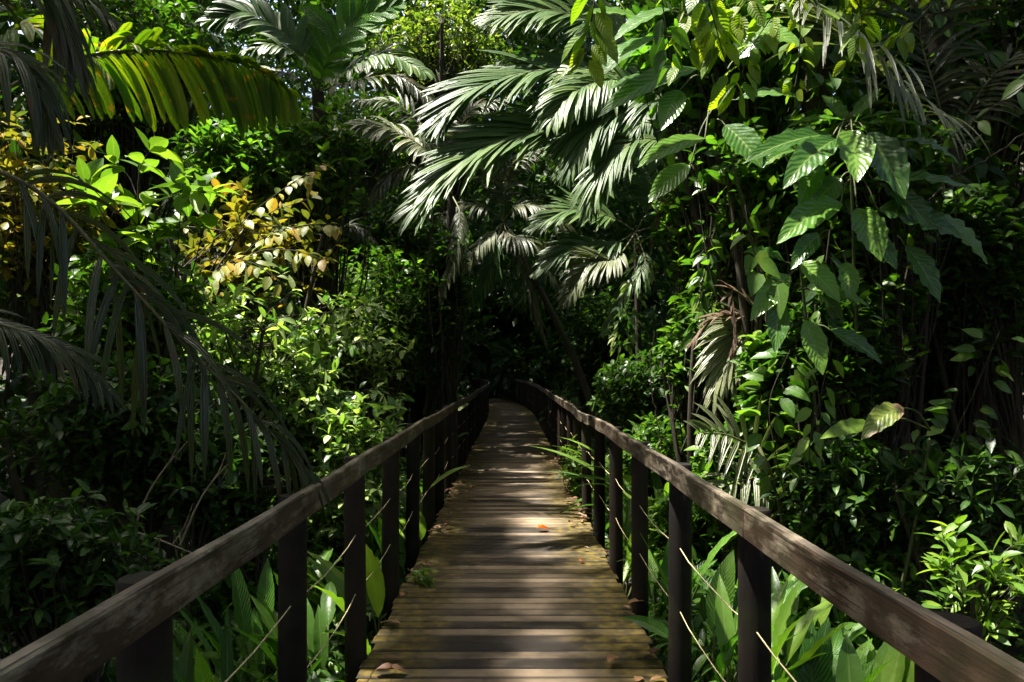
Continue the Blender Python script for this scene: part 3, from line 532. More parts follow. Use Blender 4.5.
# ---- ribbed large-leaf plants
hub = P(850, 128, 4.95)
big_leaf_plant('ribbed_leaf_plant', 'tall plant with drooping sunlit deep-ribbed oval leaves above dark shade', 'plant', (2.4, 5.3, GZ), [
    lf((852, 130, 4.75), (857, 179, 4.45), 37, (-.1, -.85, .5), .5, (850, 120, 4.95)), lf((867, 133, 4.75), (903, 195, 4.50), 39, (-.2, -.8, .55), .5, (852, 122, 4.95)),
    lf((837, 139, 4.70), (785, 185, 4.45), 34, (.05, -.75, .65), .5, (848, 122, 4.95)), lf((833, 135, 4.80), (747, 159, 4.60), 30, (0, -.7, .7), .5, (848, 122, 4.95)),
    lf((843, 120, 4.90), (788, 125, 4.80), 15, (0, -.5, .85), .6), lf((841, 202, 4.70), (779, 240, 4.50), 34, (.1, -.75, .6), .5, (850, 180, 4.95)),
    lf((853, 117, 4.95), (879, 89, 5.05), 14, (-.3, -.8, .3), .2), lf((857, 122, 4.95), (925, 112, 4.90), 15, (0, -.35, .9), .8), lf((859, 126, 4.90), (959, 136, 4.70), 20, (0, -.4, .9), .9),
    lf((873, 180, 4.90), (974, 188, 4.80), 29, (0, -.6, .8), .5, (855, 160, 5.)), lf((878, 210, 4.90), (959, 235, 4.75), 44, (-.1, -.7, .6), .5, (855, 170, 5.)),
    lf((857, 208, 4.85), (880, 258, 4.70), 35, (-.1, -.85, .4), .4, (852, 170, 5.)), lf((841, 178, 4.90), (806, 217, 4.80), 29, (.1, -.8, .5), .5), lf((845, 120, 5.00), (824, 96, 5.10), 20, (0, -.7, .6), .3),
    lf((822, 165, 4.8), (800, 205, 4.7), 24, (.2, -.8, .5), .8), lf((875, 160, 4.9), (905, 175, 4.8), 16, (-.2, -.6, .8), .9), lf((800, 150, 4.8), (760, 168, 4.7), 18, (.1, -.6, .8), .8), lf((890, 190, 4.9), (930, 232, 4.75), 26, (-.3, -.7, .6), .8),
    lf((820, 235, 4.75), (792, 268, 4.65), 22, (.1, -.8, .5), .7), lf((870, 235, 4.8), (895, 268, 4.7), 22, (-.1, -.8, .5), .7), lf((905, 140, 4.9), (960, 165, 4.8), 22, (0, -.6, .8), .8), lf((846, 262, 4.8), (850, 300, 4.7), 22, (0, -.85, .5), .6),
    lf((935, 215, 4.9), (985, 262, 4.8), 28, (0, -.7, .7), .6), lf((905, 245, 4.9), (938, 300, 4.8), 28, (0, -.8, .5), .6)], 'rib', hub=hub, wave=.09, fold=.28)
hub = P(712, 75, 5.1)
big_leaf_plant('ribbed_leaf_plant', 'plant with wide ribbed leaves catching white glints beside the silvery palm fronds', 'plant', (2.75, 6.5, GZ), [
    lf((674, 8, 4.9), (616, 38, 4.7), 30, (-.3, -.6, .7), .5, (706, 30, 5.1)), lf((656, 36, 4.85), (600, 76, 4.6), 34, (-.3, -.6, .7), .5, (706, 60, 5.1)),
    lf((698, 68, 4.9), (602, 112, 4.6), 38, (.1, -.6, .8), .5, (710, 70, 5.1)), lf((680, 90, 4.8), (662, 128, 4.6), 26, (0, -.85, .5), .4, (708, 78, 5.1)),
    lf((705, 138, 4.9), (640, 164, 4.7), 28, (0, -.7, .7), .5, (712, 100, 5.1)), lf((660, 78, 5.), (610, 88, 4.9), 24, (0, -.6, .8), .5), lf((735, 60, 5.), (775, 20, 5.), 32, (-.2, -.8, .5), .4),
    lf((725, 125, 4.9), (760, 165, 4.7), 34, (-.1, -.8, .5), .5), lf((720, 30, 5.1), (690, -20, 5.1), 36, (0, -.9, .3), .3), lf((735, 100, 5.), (800, 95, 4.8), 30, (0, -.6, .8), .6),
    lf((690, 165, 5.), (650, 200, 4.9), 26, (0, -.8, .5), .5, (712, 110, 5.1)), lf((640, 18, 5.), (585, 12, 4.9), 26, (-.2, -.6, .7), .5, (700, 20, 5.1)), lf((748, 30, 5.), (800, 45, 4.8), 30, (-.1, -.7, .6), .6),
], 'rib', hub=hub)
big_leaf_plant('torn_leaf_plant', 'plant with one torn yellowing leaf half dried brown, hanging in dark shade', 'plant', (P(880, 0, 4.4)[0], 4.6, GZ), [
    lf((872, 425, 4.25), (822, 436, 4.15), 18, (-.1, -.8, .6), .5, (930, 430, 4.4)), lf((904, 408, 4.2), (862, 438, 4.1), 26, (-.1, -.75, .7), .9, (930, 430, 4.4))], ['mid', 'torn'], hub=P(930, 440, 4.5), wave=.09)

# ---- thin see-through leaves hanging into the top of the view
def hv(name, label, pts, **k): return vine(name, label, px3(pts), **k)
kv = dict(asp=.5, mat='thin', group='leafy twigs hanging from above', face=(-.1, -.6, .7), nrm=.6, seg=6, hang=.6)
hv('leafy_twig', 'hanging twig with translucent yellow-green leaves before the palm tops', [(602, -60, 4.1), (595, -5, 4.1), (590, 30, 4.1), (586, 60, 4.1)], L=.19, k=18, **kv)
hv('leafy_twig', 'hanging twig with translucent leaves over the glinting ribbed plant, its tip lowest', [(705, -60, 4.2), (708, -5, 4.2), (718, 35, 4.2), (730, 78, 4.2)], L=.18, k=24, **kv)
hv('leafy_twig', 'slanting twig of lime leaves between the glinting ribbed plant and the white curved leaflets', [(800, -50, 4.4), (775, 10, 4.4), (750, 50, 4.4), (738, 90, 4.4)], L=.17, k=26, **kv)
hv('leafy_twig', 'thin twig of small round leaves dangling in front of the white curved leaflets', [(798, -40, 4.6), (800, 30, 4.6), (797, 75, 4.6), (788, 112, 4.6)], L=.085, k=16, **{**kv, 'asp': .7})
hv('leafy_twig', 'short twig with long lime leaves at the upper edge over the dark palm fronds', [(960, -40, 4.8), (935, 0, 4.8), (915, 22, 4.8), (890, 40, 4.8)], L=.17, k=10, **{**kv, 'asp': .4})
hv('leafy_twig', 'twig of dark backlit leaves hanging beside the widest ribbed leaf', [(655, -60, 4.2), (662, 0, 4.2), (668, 40, 4.2), (672, 70, 4.2)], L=.15, k=10, **{**kv, 'mat': 'mid'})
hv('leafy_twig', 'bushy twig of lime leaves at the upper edge directly over the ribbed-leaf plants', [(820, -60, 4.4), (850, -10, 4.4), (862, 20, 4.4), (850, 60, 4.4)], L=.15, k=26, **kv)
hv('leafy_twig', 'sprig of lime leaves at the upper edge just beside the widest ribbed leaf', [(690, -60, 4.3), (682, -10, 4.3), (690, 20, 4.3), (684, 62, 4.3)], L=.15, k=22, **kv)
hv('leafy_twig', 'lime-leaved twig at the upper edge crossing the root of the white curved leaflets', [(770, -60, 4.3), (752, -10, 4.3), (735, 15, 4.3), (712, 30, 4.3)], L=.16, k=24, **kv)
hv('leafy_twig', 'dim twig with oval leaves crossing the darkest upper corner', [(1060, 60, 5.), (1010, 95, 5.), (960, 130, 4.9), (925, 150, 4.9)], L=.17, k=11, **{**kv, 'mat': 'mid'})

# ---- tree wrapped in climbers on the sunny side, and lianas
def climber_tree(name, label, bx, tx, Y, r, kleaf, Lf, mat, prof=HEART):
    b = np.array((P(bx, 0, Y)[0], Y, GZ)); t = P(tx, -120, Y); root = thing(name, label, 'tree', b); B = MB(); cv = spline([b, (b + t) / 2 + (.1, 0, 0), t], 30); tube(B, cv, np.linspace(r * 1.2, r * .8, 30), 10); B.build('trunk', M['bark'], root, b)
    B = MB(); i = rng.integers(0, 29, kleaf); a = U(0, 6.28, kleaf); o = np.stack([np.cos(a), np.sin(a), np.zeros(kleaf)], -1); rr = r * U(1., 2.6, (kleaf, 1)); pos = cv[i] + (cv[i + 1] - cv[i]) * U(0, 1, (kleaf, 1)) + o * rr
    ll = Lf * U(.5, 1.3, kleaf); leaves(B, pos, nz(o * .5 - G * U(.3, 1., (kleaf, 1)) + rng.normal(size=(kleaf, 3)) * .3), nz(o + G * .5 + rng.normal(size=(kleaf, 3)) * .35), ll, ll * .72, prof, 6, .6, .2, 2, .03); B.build('climber_leaves', M[mat], root, b)
    return root
climber_tree('creeper_clad_tree', 'tree trunk wrapped in heart-shaped climber leaves behind the sunlit railing', 800, 812, 5.9, .12, 1100, .16, 'mid')
climber_tree('creeper_clad_tree', 'thicker creeper-clad trunk standing in deep shade beyond the torn yellow leaf', 935, 925, 6.8, .2, 700, .17, 'dark', OV)
climber_tree('creeper_clad_tree', 'mossy trunk wrapped in small leaves behind the dead hanging palm fronds', 690, 700, 9.6, .16, 900, .13, 'dark', OV)
kv = dict(group='climbing vines', face=(-.1, -.8, .5))
hv('climbing_vine', 'vine with a single big lime heart leaf and smaller ones below the ribbed plant', [(745, 205, 4.8), (752, 245, 4.75), (765, 275, 4.7), (800, 285, 4.7)], L=.2, k=8, asp=.75, mat='lime', prof=HEART, **kv)
hv('climbing_vine', 'vine strung with yellow-lime leaves dropping past the creeper-clad trunk', [(832, 340, 4.7), (822, 390, 4.7), (812, 430, 4.65), (808, 470, 4.6)], L=.12, k=16, asp=.55, mat='lime', **kv)
hv('climbing_vine', 'vine of long pointed leaves trailing down from the dead palm fronds', [(712, 215, 5.8), (708, 255, 5.8), (700, 300, 5.75), (698, 345, 5.7)], L=.17, k=30, asp=.38, mat='mid', prof=LAN, **kv)
hv('climbing_vine', 'vine with fine pale green sprays veiling the mid-sized palm', [(655, 230, 8.), (642, 265, 8.), (628, 310, 7.9), (622, 345, 7.9)], L=.1, k=110, asp=.35, mat='pale', prof=LAN, **{**kv}, spread=.2, stalk=.12)
hv('climbing_vine', 'dark vine of ribbed hanging leaves under the drooping ribbed plant', [(830, 230, 5.1), (825, 270, 5.1), (820, 310, 5.1), (835, 350, 5.1)], L=.22, k=16, asp=.45, mat='dark', **kv)
hv('climbing_vine', 'vine with glossy leaves climbing low on the creeper-clad trunk', [(790, 520, 5.), (775, 450, 5.), (770, 400, 5.), (790, 350, 5.)], L=.16, k=44, asp=.55, mat='mid', **{**kv}, hang=.8, stalk=.08)
hv('climbing_vine', 'vine of shaded leaves sprawling along the torn-leaf plant stem', [(940, 520, 4.6), (950, 450, 4.6), (975, 390, 4.6), (1000, 330, 4.6)], L=.13, k=44, asp=.5, mat='mid', **{**kv}, hang=.5, stalk=.08)
for lab, pts in (('thin bare liana hanging straight beside the torn yellow leaf', [(880, 250, 5.2), (884, 330, 5.2), (878, 420, 5.2), (882, 500, 5.2)]),
                 ('bare liana slanting across the darkest shade near the frame edge', [(1030, 130, 5.3), (985, 160, 5.3), (950, 180, 5.3), (925, 205, 5.3)]),
                 ('pale liana swinging down beside the strap-leaf clump', [(655, 330, 7.4), (650, 370, 7.4), (655, 410, 7.3), (662, 450, 7.2)]),
                 ('bare liana dropping from the silvery palm crown to the railing posts', [(700, 180, 7.6), (712, 260, 7.5), (716, 350, 7.3), (708, 450, 7.2)]),
                 ('long thin liana hanging in front of the dark palm on the slanting trunk', [(430, 120, 10), (434, 200, 10), (428, 280, 10), (436, 360, 10)])):
    pts = px3(pts); B = MB(); tube(B, spline(pts, 24) + rng.normal(size=(24, 3)) * .006, .007, 5); tag(B.build('liana', M['pale_twig'] if 'pale' in lab else M['twig'], None, pts[0]), lab, 'liana', 'bare lianas')

# ---- shrubs and saplings, shaded side
bush('sapling', 'lime-green sapling with broad sunlit leaves under the arching yellow-green frond', 'sapling', 150, 190, 70, 52, 6.1, 'lime', .31, .48, 36, 8, depth=.8, droop=.7, up=.2, base_dx=.05, seg=5, nrm=.3, limb=.6)
YS = bush('yellow_shrub', 'shrub with arching twigs of golden yellow leaves in the sun', 'shrub', 262, 222, 82, 44, 7.6, 'yellow', .18, .5, 62, 14, depth=.7, droop=.6, up=.1, limb=.3, whorl=False, base_dx=-.3)
bush('yellow_shrub', 'rusty yellow-leaved shrub half hidden behind the long dark drooping frond', 'shrub', 45, 190, 80, 95, 6.6, 'yellow', .15, .5, 90, 12, depth=.6, droop=.6)
bush('pale_shrub', 'large shrub of pale glossy leaves below the golden yellow shrub', 'shrub', 262, 320, 92, 70, 6.9, 'pale', .17, .42, 150, 11, depth=.7, droop=.6)
PS2 = bush('pale_shrub', 'pale shrub with long leaf sprays reaching towards the dark centre', 'shrub', 345, 345, 70, 55, 8., 'pale', .17, .36, 80, 12, prof=LAN, depth=.6, droop=.7, limb=.35)
bush('pale_shrub', 'bushy pale-leaved shrub rising just over the shaded handrail', 'shrub', 365, 445, 68, 48, 6.5, 'pale', .15, .42, 80, 11, depth=.6, base_dx=-.4)
for pts in ([(205, 280, 7.5), (240, 225, 7.4), (285, 188, 7.3), (324, 164, 7.2)], [(215, 285, 7.4), (260, 240, 7.2), (300, 226, 7.1), (340, 224, 7.)], [(200, 290, 7.2), (250, 255, 7.), (290, 250, 6.9), (330, 262, 6.8)], [(190, 300, 7.), (225, 265, 6.8), (250, 262, 6.7), (285, 285, 6.6)]):
    vine('branch', None, px3(pts), L=.16, asp=.5, k=34, mat='yellow', parent=YS, face=(-.1, -.5, .8), hang=.35, nrm=.4, rad=.007)
for pts in ([(300, 385, 7.6), (340, 350, 7.4), (375, 340, 7.3), (412, 352, 7.2)], [(290, 350, 7.2), (325, 315, 7.), (360, 305, 6.9), (385, 312, 6.8)], [(310, 420, 7.2), (350, 395, 7.), (380, 390, 6.9), (405, 400, 6.8)]):
    vine('branch', None, px3(pts), L=.15, asp=.42, k=22, mat='pale', parent=PS2, face=(-.1, -.5, .8), hang=.35, nrm=.4, rad=.006)
bush('small_leaf_shrub', 'dense small-leaved dark shrub with a sunlit top before the forest shade', 'shrub', 375, 315, 85, 75, 11.3, 'mid', .17, .42, 330, 13, depth=.7, base_dx=-.2)
bush('small_leaf_shrub', 'dark small-leaved bush towering behind the pale khaki frond', 'shrub', 395, 240, 80, 60, 13, 'dark', .18, .42, 260, 13, depth=.7)
bush('small_leaf_shrub', 'blue-green leafy shrub right under the lit frond, behind the lime sapling', 'shrub', 235, 155, 62, 45, 8.4, 'mid', .2, .4, 130, 12, prof=LAN, depth=.6)
bush('small_leaf_shrub', 'tall leafy bush at the top behind the arching yellow-green frond', 'shrub', 120, 35, 110, 60, 10.2, 'mid', .22, .42, 220, 12, depth=.6)
bush('small_leaf_shrub', 'dim leafy bush between the lime sapling and the dark drooping frond', 'shrub', 130, 300, 90, 60, 6., 'mid', .16, .45, 130, 11, depth=.6)
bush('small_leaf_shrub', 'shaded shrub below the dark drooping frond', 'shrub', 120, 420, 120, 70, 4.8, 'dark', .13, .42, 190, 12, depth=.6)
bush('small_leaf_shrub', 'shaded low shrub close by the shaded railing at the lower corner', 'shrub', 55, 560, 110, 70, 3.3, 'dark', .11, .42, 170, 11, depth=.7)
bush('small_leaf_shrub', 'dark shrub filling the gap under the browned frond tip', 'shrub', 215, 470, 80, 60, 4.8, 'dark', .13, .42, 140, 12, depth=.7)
bush('small_leaf_shrub', 'light and dark leaved bank shrub behind the long handrail, beside the pale one', 'shrub', 290, 405, 70, 55, 6.7, 'pale', .14, .42, 130, 11, depth=.7)
bush('dark_shrub', 'black-green shrub at the walkway side below the small-leaved sunlit one', 'shrub', 430, 375, 32, 45, 13, 'dark', .18, .42, 150, 12, depth=1.2, base_dx=-.3)
# fine lit tree, top centre
bush('fine_leaf_tree', 'small tree with fine bright leaves lit by the sun at the top centre', 'tree', 440, 48, 75, 62, 15, 'fine', .16, .42, 330, 14, depth=.8, stemmat='bark', droop=.5)
bush('fine_leaf_tree', 'shaded fine-leaved tree between the two palms below the sunlit crown', 'tree', 350, 130, 75, 50, 14, 'mid', .17, .42, 240, 13, depth=.8, stemmat='bark')
bush('leafy_shrub', 'vine-tangled leafy shrub under the dead palm fronds, behind the bare liana', 'shrub', 722, 285, 42, 75, 6., 'mid', .15, .42, 110, 11, depth=.7, base_dx=.1)
bush('leafy_shrub', 'glossy climbing bush rising from the handrail to the lime heart-leaved vine', 'shrub', 785, 400, 48, 85, 5.4, 'mid', .16, .5, 150, 11, depth=.5, nrm=.5)
bush('leafy_shrub', 'leafy tangle around the dead palm fronds and the bare liana top', 'shrub', 700, 215, 50, 55, 6.9, 'mid', .17, .42, 120, 11, depth=.6, base_dx=.2)
bush('leafy_shrub', 'bushy sunlit leaves behind the glinting ribbed plant at the upper edge', 'shrub', 700, 40, 90, 60, 6.2, 'broad', .22, .48, 110, 10, depth=.5, base_dx=.8)
bush('leafy_shrub', 'leafy bank shrub spreading behind the posts under the sunlit handrail', 'shrub', 700, 520, 60, 40, 6., 'mid', .14, .45, 120, 11, depth=.5, base_dx=.1)
bush('leafy_shrub', 'bright leafy bank shrub behind the shaded posts, over the glowing herb', 'shrub', 350, 500, 55, 38, 6.3, 'pale', .14, .42, 120, 11, depth=.5, base_dx=-.1)
bush('leafy_shrub', 'leafy bank shrub lowest behind the shaded handrail', 'shrub', 240, 575, 70, 40, 5., 'mid', .13, .42, 120, 11, depth=.5, base_dx=-.1)
bush('leafy_shrub', 'leafy bank shrub lowest behind the sunlit handrail beside the whorled one', 'shrub', 860, 590, 80, 45, 4.7, 'mid', .12, .45, 120, 11, depth=.5, base_dx=.1)
bush('small_leaf_shrub', 'leafy bush wrapped around the trunk of the wide split-frond palm', 'shrub', 322, 165, 48, 60, 8.7, 'mid', .17, .42, 130, 11, depth=.5)
bush('small_leaf_shrub', 'dark bush at the foot of the khaki-fronded palm, over the shaded railing', 'shrub', 446, 300, 26, 75, 10.8, 'dark', .16, .42, 150, 11, depth=.6)
bush('leafy_shrub', 'creeper mass of bright leaves cushioning the drooping ribbed plant from behind', 'shrub', 860, 170, 100, 75, 5.7, 'mid', .15, .48, 190, 11, depth=.3, nrm=.55, base_dx=.3)
bush('leafy_shrub', 'bright upper bush between the white curved leaflets and the ribbed plant', 'shrub', 905, 60, 80, 45, 6.9, 'broad', .19, .45, 90, 10, depth=.4, base_dx=.4)
bush('leafy_shrub', 'leafy bush masking the stems between the two ribbed plants', 'shrub', 738, 185, 55, 70, 5.75, 'mid', .16, .46, 150, 11, depth=.4, nrm=.55, base_dx=.5)
bush('seedling', 'small lime seedling sprouting from the mossy deck edge by the shaded posts', 'seedling', 424, 582, 13, 14, 5.55, 'lime', .07, .45, 16, 6, depth=.8, keep_off=False, base_dx=-.05)
big_leaf_plant('ribbed_leaf_plant', 'lower ribbed-leaf plant in half shade under the drooping sunlit one', 'plant', (2.2, 5.2, GZ), [
    lf((790, 275, 4.8), (752, 318, 4.65), 26, (.1, -.8, .5), .5), lf((800, 262, 4.8), (838, 300, 4.65), 28, (-.1, -.8, .5), .5), lf((780, 300, 4.75), (775, 350, 4.6), 24, (0, -.85, .5), .5), lf((812, 290, 4.8), (868, 305, 4.7), 24, (0, -.6, .8), .6),
    lf((805, 320, 4.75), (822, 372, 4.65), 26, (-.1, -.85, .4), .5), lf((785, 262, 4.85), (745, 250, 4.8), 22, (0, -.6, .8), .6), lf((830, 330, 4.8), (880, 362, 4.7), 24, (0, -.7, .7), .5)], 'rib', hub=P(800, 262, 4.95), fold=.3, wave=.07)
bush('leafy_shrub', 'vine-like bush draping down to the sunlit railing before the young olive-fronded palm', 'shrub', 700, 345, 40, 65, 6.5, 'mid', .15, .4, 110, 11, depth=.5, droop=.9, nrm=.5)
bush('leafy_shrub', 'hanging leafy mass below the lower ribbed-leaf plant', 'shrub', 850, 300, 70, 50, 5.6, 'mid', .16, .46, 130, 11, depth=.4, droop=.9, nrm=.55, base_dx=.2)
bush('leafy_shrub', 'dim leafy mass beside the drooping ribbed plant near the edge of the view', 'shrub', 975, 260, 60, 80, 5.9, 'dark', .17, .46, 130, 11, depth=.4, droop=.8, nrm=.5, base_dx=.2)
bush('leafy_shrub', 'leafy bush packed between the trunks above the torn yellow leaf', 'shrub', 835, 360, 62, 72, 5.2, 'dark', .14, .45, 190, 11, depth=.35)
# ---- shrubs on the sunny side
bush('whorled_shrub', 'bright shrub of whorled oblong leaves outside the sunlit railing at the lower corner', 'shrub', 985, 575, 62, 55, 3.3, 'lime', .15, .33, 24, 9, prof=OBO, depth=.8, up=.5, droop=.35, limb=.85, seg=6, base_dx=.1)
bush('whorled_shrub', 'dim shrub of whorled leaves behind the bright one at the lower corner', 'shrub', 960, 490, 80, 60, 4.6, 'dark', .16, .36, 80, 9, prof=OBO, depth=.7, up=.4, limb=.75)
bush('leafy_shrub', 'leafy shrub crowding the back of the sunlit handrail below the young palm', 'shrub', 745, 470, 62, 55, 5.5, 'mid', .14, .45, 120, 11, depth=.6, base_dx=.1)
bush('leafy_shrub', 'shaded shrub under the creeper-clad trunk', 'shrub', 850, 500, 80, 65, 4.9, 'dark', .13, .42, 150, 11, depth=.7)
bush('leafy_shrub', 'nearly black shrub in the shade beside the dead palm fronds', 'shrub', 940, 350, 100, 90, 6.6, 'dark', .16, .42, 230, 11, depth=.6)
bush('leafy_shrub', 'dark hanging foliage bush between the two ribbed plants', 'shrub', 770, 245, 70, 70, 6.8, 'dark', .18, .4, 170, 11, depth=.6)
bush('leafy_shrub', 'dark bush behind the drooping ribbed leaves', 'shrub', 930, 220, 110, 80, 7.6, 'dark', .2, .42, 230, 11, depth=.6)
bush('leafy_shrub', 'small herb-green shrub pushing through the railing posts onto the deck', 'shrub', 572, 468, 13, 30, 9.6, 'lime', .12, .42, 34, 9, depth=1.5, keep_off=False, base_dx=.1)
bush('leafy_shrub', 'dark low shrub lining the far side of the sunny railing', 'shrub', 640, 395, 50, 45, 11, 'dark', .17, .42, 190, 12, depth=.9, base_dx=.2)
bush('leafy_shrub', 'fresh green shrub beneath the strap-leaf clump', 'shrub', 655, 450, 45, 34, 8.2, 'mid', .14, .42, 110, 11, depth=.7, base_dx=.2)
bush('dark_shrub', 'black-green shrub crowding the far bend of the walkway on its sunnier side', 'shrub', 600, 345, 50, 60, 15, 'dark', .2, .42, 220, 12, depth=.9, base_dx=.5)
bush('treetop_shrub', 'lime leafed treetop spilling in above the ribbed plants', 'tree', 790, 0, 120, 50, 6.6, 'thin', .17, .46, 110, 10, depth=.5, droop=.8)
bush('treetop_shrub', 'shadowed treetop filling the upper corner above the dim twig', 'tree', 990, 40, 90, 70, 8., 'dark', .2, .42, 190, 11, depth=.6)

# ---- strap-leaf clumps, broad-leaf herbs along both railings
k = dict(cat='plant')
rosette('strap_leaf_plant', 'strap-leaf clump arching behind the middle of the sunlit railing', 668, 0, 7.6, 24, 1.5, .1, 'mid', prof=STRAP, tilt=(.55, 1.3), droop=1.4, z=-.05, spread=.1, **k)
rosette('strap_leaf_plant', 'smaller strap-leaf clump nearer the posts of the sunlit railing', 634, 0, 9.2, 18, 1.3, .09, 'mid', prof=STRAP, tilt=(.5, 1.3), droop=1.4, z=-.05, **k)
rosette('strap_leaf_plant', 'upright single-spear strap plant behind the second post of the sunlit railing', 718, 0, 5., 7, 1.1, .1, 'broad', prof=LAN, tilt=(1.1, 1.45), droop=.35, **k)
HG = 'broad-leaf herbs along the railings'
herbs = [(1, 700, 4.1, 8, .62, .17, 'broad', 'broad-leaf herb glowing green behind the third post of the sunlit railing'), (1, 735, 3.7, 8, .6, .16, 'lime', 'broad-leaf herb between the second and third posts of the sunlit railing'),
         (1, 800, 3.2, 9, .62, .17, 'broad', 'broad-leaf herb with upright blades behind the second post of the sunlit railing'), (1, 860, 3.0, 8, .5, .15, 'mid', 'sparse broad-leaf herb below the sunlit handrail near the lower edge'),
         (1, 660, 5.2, 7, .6, .15, 'broad', 'broad-leaf herb behind the fourth post of the sunlit railing'), (1, 905, 3.1, 6, .42, .12, 'lime', 'lime herb at the foot of the whorled corner shrub'),
         (1, 622, 6.6, 7, .55, .14, 'lime', 'bright herb by the fifth post of the sunlit railing'), (1, 780, 4.2, 7, .5, .15, 'mid', 'dull green herb deeper behind the second post of the sunlit railing'),
         (-1, 388, 4.9, 6, .8, .17, 'lime', 'tall lime herb with one big glowing blade behind the third post of the shaded railing'), (-1, 325, 4.1, 8, .55, .14, 'mid', 'dusky broad-leaf herb between the second and third posts of the shaded railing'),
         (-1, 262, 3.9, 9, .6, .13, 'broad', 'fresh green herb left of the second post, under the shaded handrail'), (-1, 228, 3.4, 8, .5, .1, 'broad', 'narrow-leaf herb fanning out below the shaded handrail'),
         (-1, 405, 6.1, 7, .6, .14, 'broad', 'broad-leaf herb by the fourth post of the shaded railing'), (-1, 425, 7.6, 7, .6, .14, 'pale', 'pale herb by the fifth post of the shaded railing'),
         (-1, 300, 5.2, 8, .6, .14, 'mid', 'shaded herb well behind the second post of the shaded railing'), (-1, 170, 3.2, 8, .45, .1, 'dark', 'dark herb at the lower corner below the shaded handrail'), (-1, 130, 3.6, 7, .5, .12, 'mid', 'dim herb behind the first post of the shaded railing')]
for sd, px, Y, n, L, W, mt, lab in herbs:
    lab = lab.replace('herb left of the second post, under', 'herb before the second post, under')
    rosette('broad_leaf_herb', lab, px, 0, Y, n + 6, L * .85, W * .82, mt, HG, prof=LAN if W < .13 else OV, tilt=(.7, 1.35), droop=.9, stalk=.5, away=sd, cat='herb', seg=12, nx=4, wave=.06, z=GZ + .12)
# leaves that poke between the posts onto the deck
def poke(lab, b, t, w, mat='broad', n=(0, -.3, .9)):
    p = P(*b); B = MB(); q = lf(b, t, w, n, .6); tube(B, [q[0], q[1]], .005, 5, m=0); leaves(B, q[1], q[2], q[3], q[4], q[5], OV, 10, .6, .2, 4, .03, m=1)
    tag(B.build('poking_leaf', [M['stem'], M[mat]], None, p), lab, 'leaf', 'leaves reaching in over the deck')
poke('green leaf lying over the deck edge by the second sunlit post', (672, 640, 3.9), (622, 614, 4.2), 22)
poke('pale green leaf reaching between shaded posts towards the deck', (428, 490, 7.2), (466, 463, 7.1), 10, 'pale')
poke('large pale leaf resting across the shaded handrail', (450, 414, 11.9), (468, 402, 12.2), 13, 'pale', (0, -.5, .8))
poke('small lime leaf between the far posts of the shaded railing', (455, 440, 11.3), (468, 432, 11.2), 8, 'lime')

# bare twigs on the shaded bank
for lab, pts in (('thin bare twig standing in the dark shrub under the browned frond', [(130, 540, 4.), (150, 490, 3.95), (180, 450, 3.95), (200, 430, 3.9)]), ('forked pale twig leaning over the shaded bank', [(180, 545, 3.6), (200, 500, 3.6), (218, 475, 3.6), (230, 462, 3.6)]),
                 ('dry twig lying across the dark leaves behind the handrail', [(130, 530, 3.8), (160, 540, 3.7), (190, 552, 3.6), (205, 555, 3.5)])):
    pts = px3(pts); B = MB(); c = spline(pts, 14); tube(B, c, np.linspace(.006, .002, 14), 5); tube(B, spline([c[6], c[6] + (.06, 0, .09), c[6] + (.1, 0, .2)], 6), np.linspace(.004, .0015, 6), 4); tag(B.build('bare_twig', M['pale_twig'], None, pts[0]), lab, 'twig', 'bare twigs')

# ---- fallen leaves on the deck
def fallen(lab, x, y, L, W, mat, group=None, rz=None, curl=-1.2, z=.012):
    B = MB(); a = U(0, 6.28) if rz is None else rz; d = np.array((math.cos(a), math.sin(a), U(.1, .25))); leaves(B, (x, y, z), d, (0, 0, 1), L, W, OV, 8, U(.2, .8), U(.2, .7), 4, .08)
    v = np.concatenate(B.v); v[:, 2] += z - v[:, 2].min(); B.v = [v]; tag(B.build('fallen_leaf', M[mat], None, (x, y, z)), lab, 'leaf', group)
def onfloor(px, py): Y = EYE * F / (py - HZ); return P(px, py, Y)[0], Y
x, y = onfloor(537, 532); fallen('bright orange fallen leaf in the middle of the deck', x, y, .13, .085, 'orange', rz=.4)
x, y = onfloor(580, 564); fallen('tiny orange fallen leaf towards the sunlit railing', x, y, .06, .04, 'orange', rz=1.)
x, y = onfloor(375, 676); fallen('dark curled brown leaf on the front planks at the deck edge', x, y, .17, .075, 'litter', rz=.1)
x, y = onfloor(628, 610); fallen('long brown leaf curled beside the third sunlit post', x, y, .2, .06, 'litter', rz=.5)
x, y = onfloor(400, 627); fallen('brown leaf flat on the mossy planks near the third shaded post', x, y, .14, .05, 'litter', rz=2.9)
x, y = onfloor(585, 518); fallen('cream-coloured dry leaf at the deck edge by the sunlit posts', x, y, .16, .08, 'dead', rz=2.6)
x, y = onfloor(528, 456); fallen('lone brown leaf far along the shaded centre of the deck', x, y, .14, .08, 'litter', rz=1.2)
LG = ('small brown dry leaf among the litter along the shaded deck edge', 'small brown dry leaf among the litter along the sunny deck edge')
for i in range(190):
    sd = -1 if i % 2 else 1; Yl = U(3.6, 17) if i % 3 == 0 else U(7, 14); x, yy, _ = path(Yl, sd * (.79 - abs(rng.normal()) * .06 * (1 + .05 * Yl)))
    fallen(LG[0] if sd < 0 else LG[1], float(x), float(yy), U(.05, .13), U(.03, .065), rng.choice(['litter', 'litter', 'dead']), 'litter along the shaded deck edge' if sd < 0 else 'litter along the sunny deck edge', z=.01 + U(0, .03))

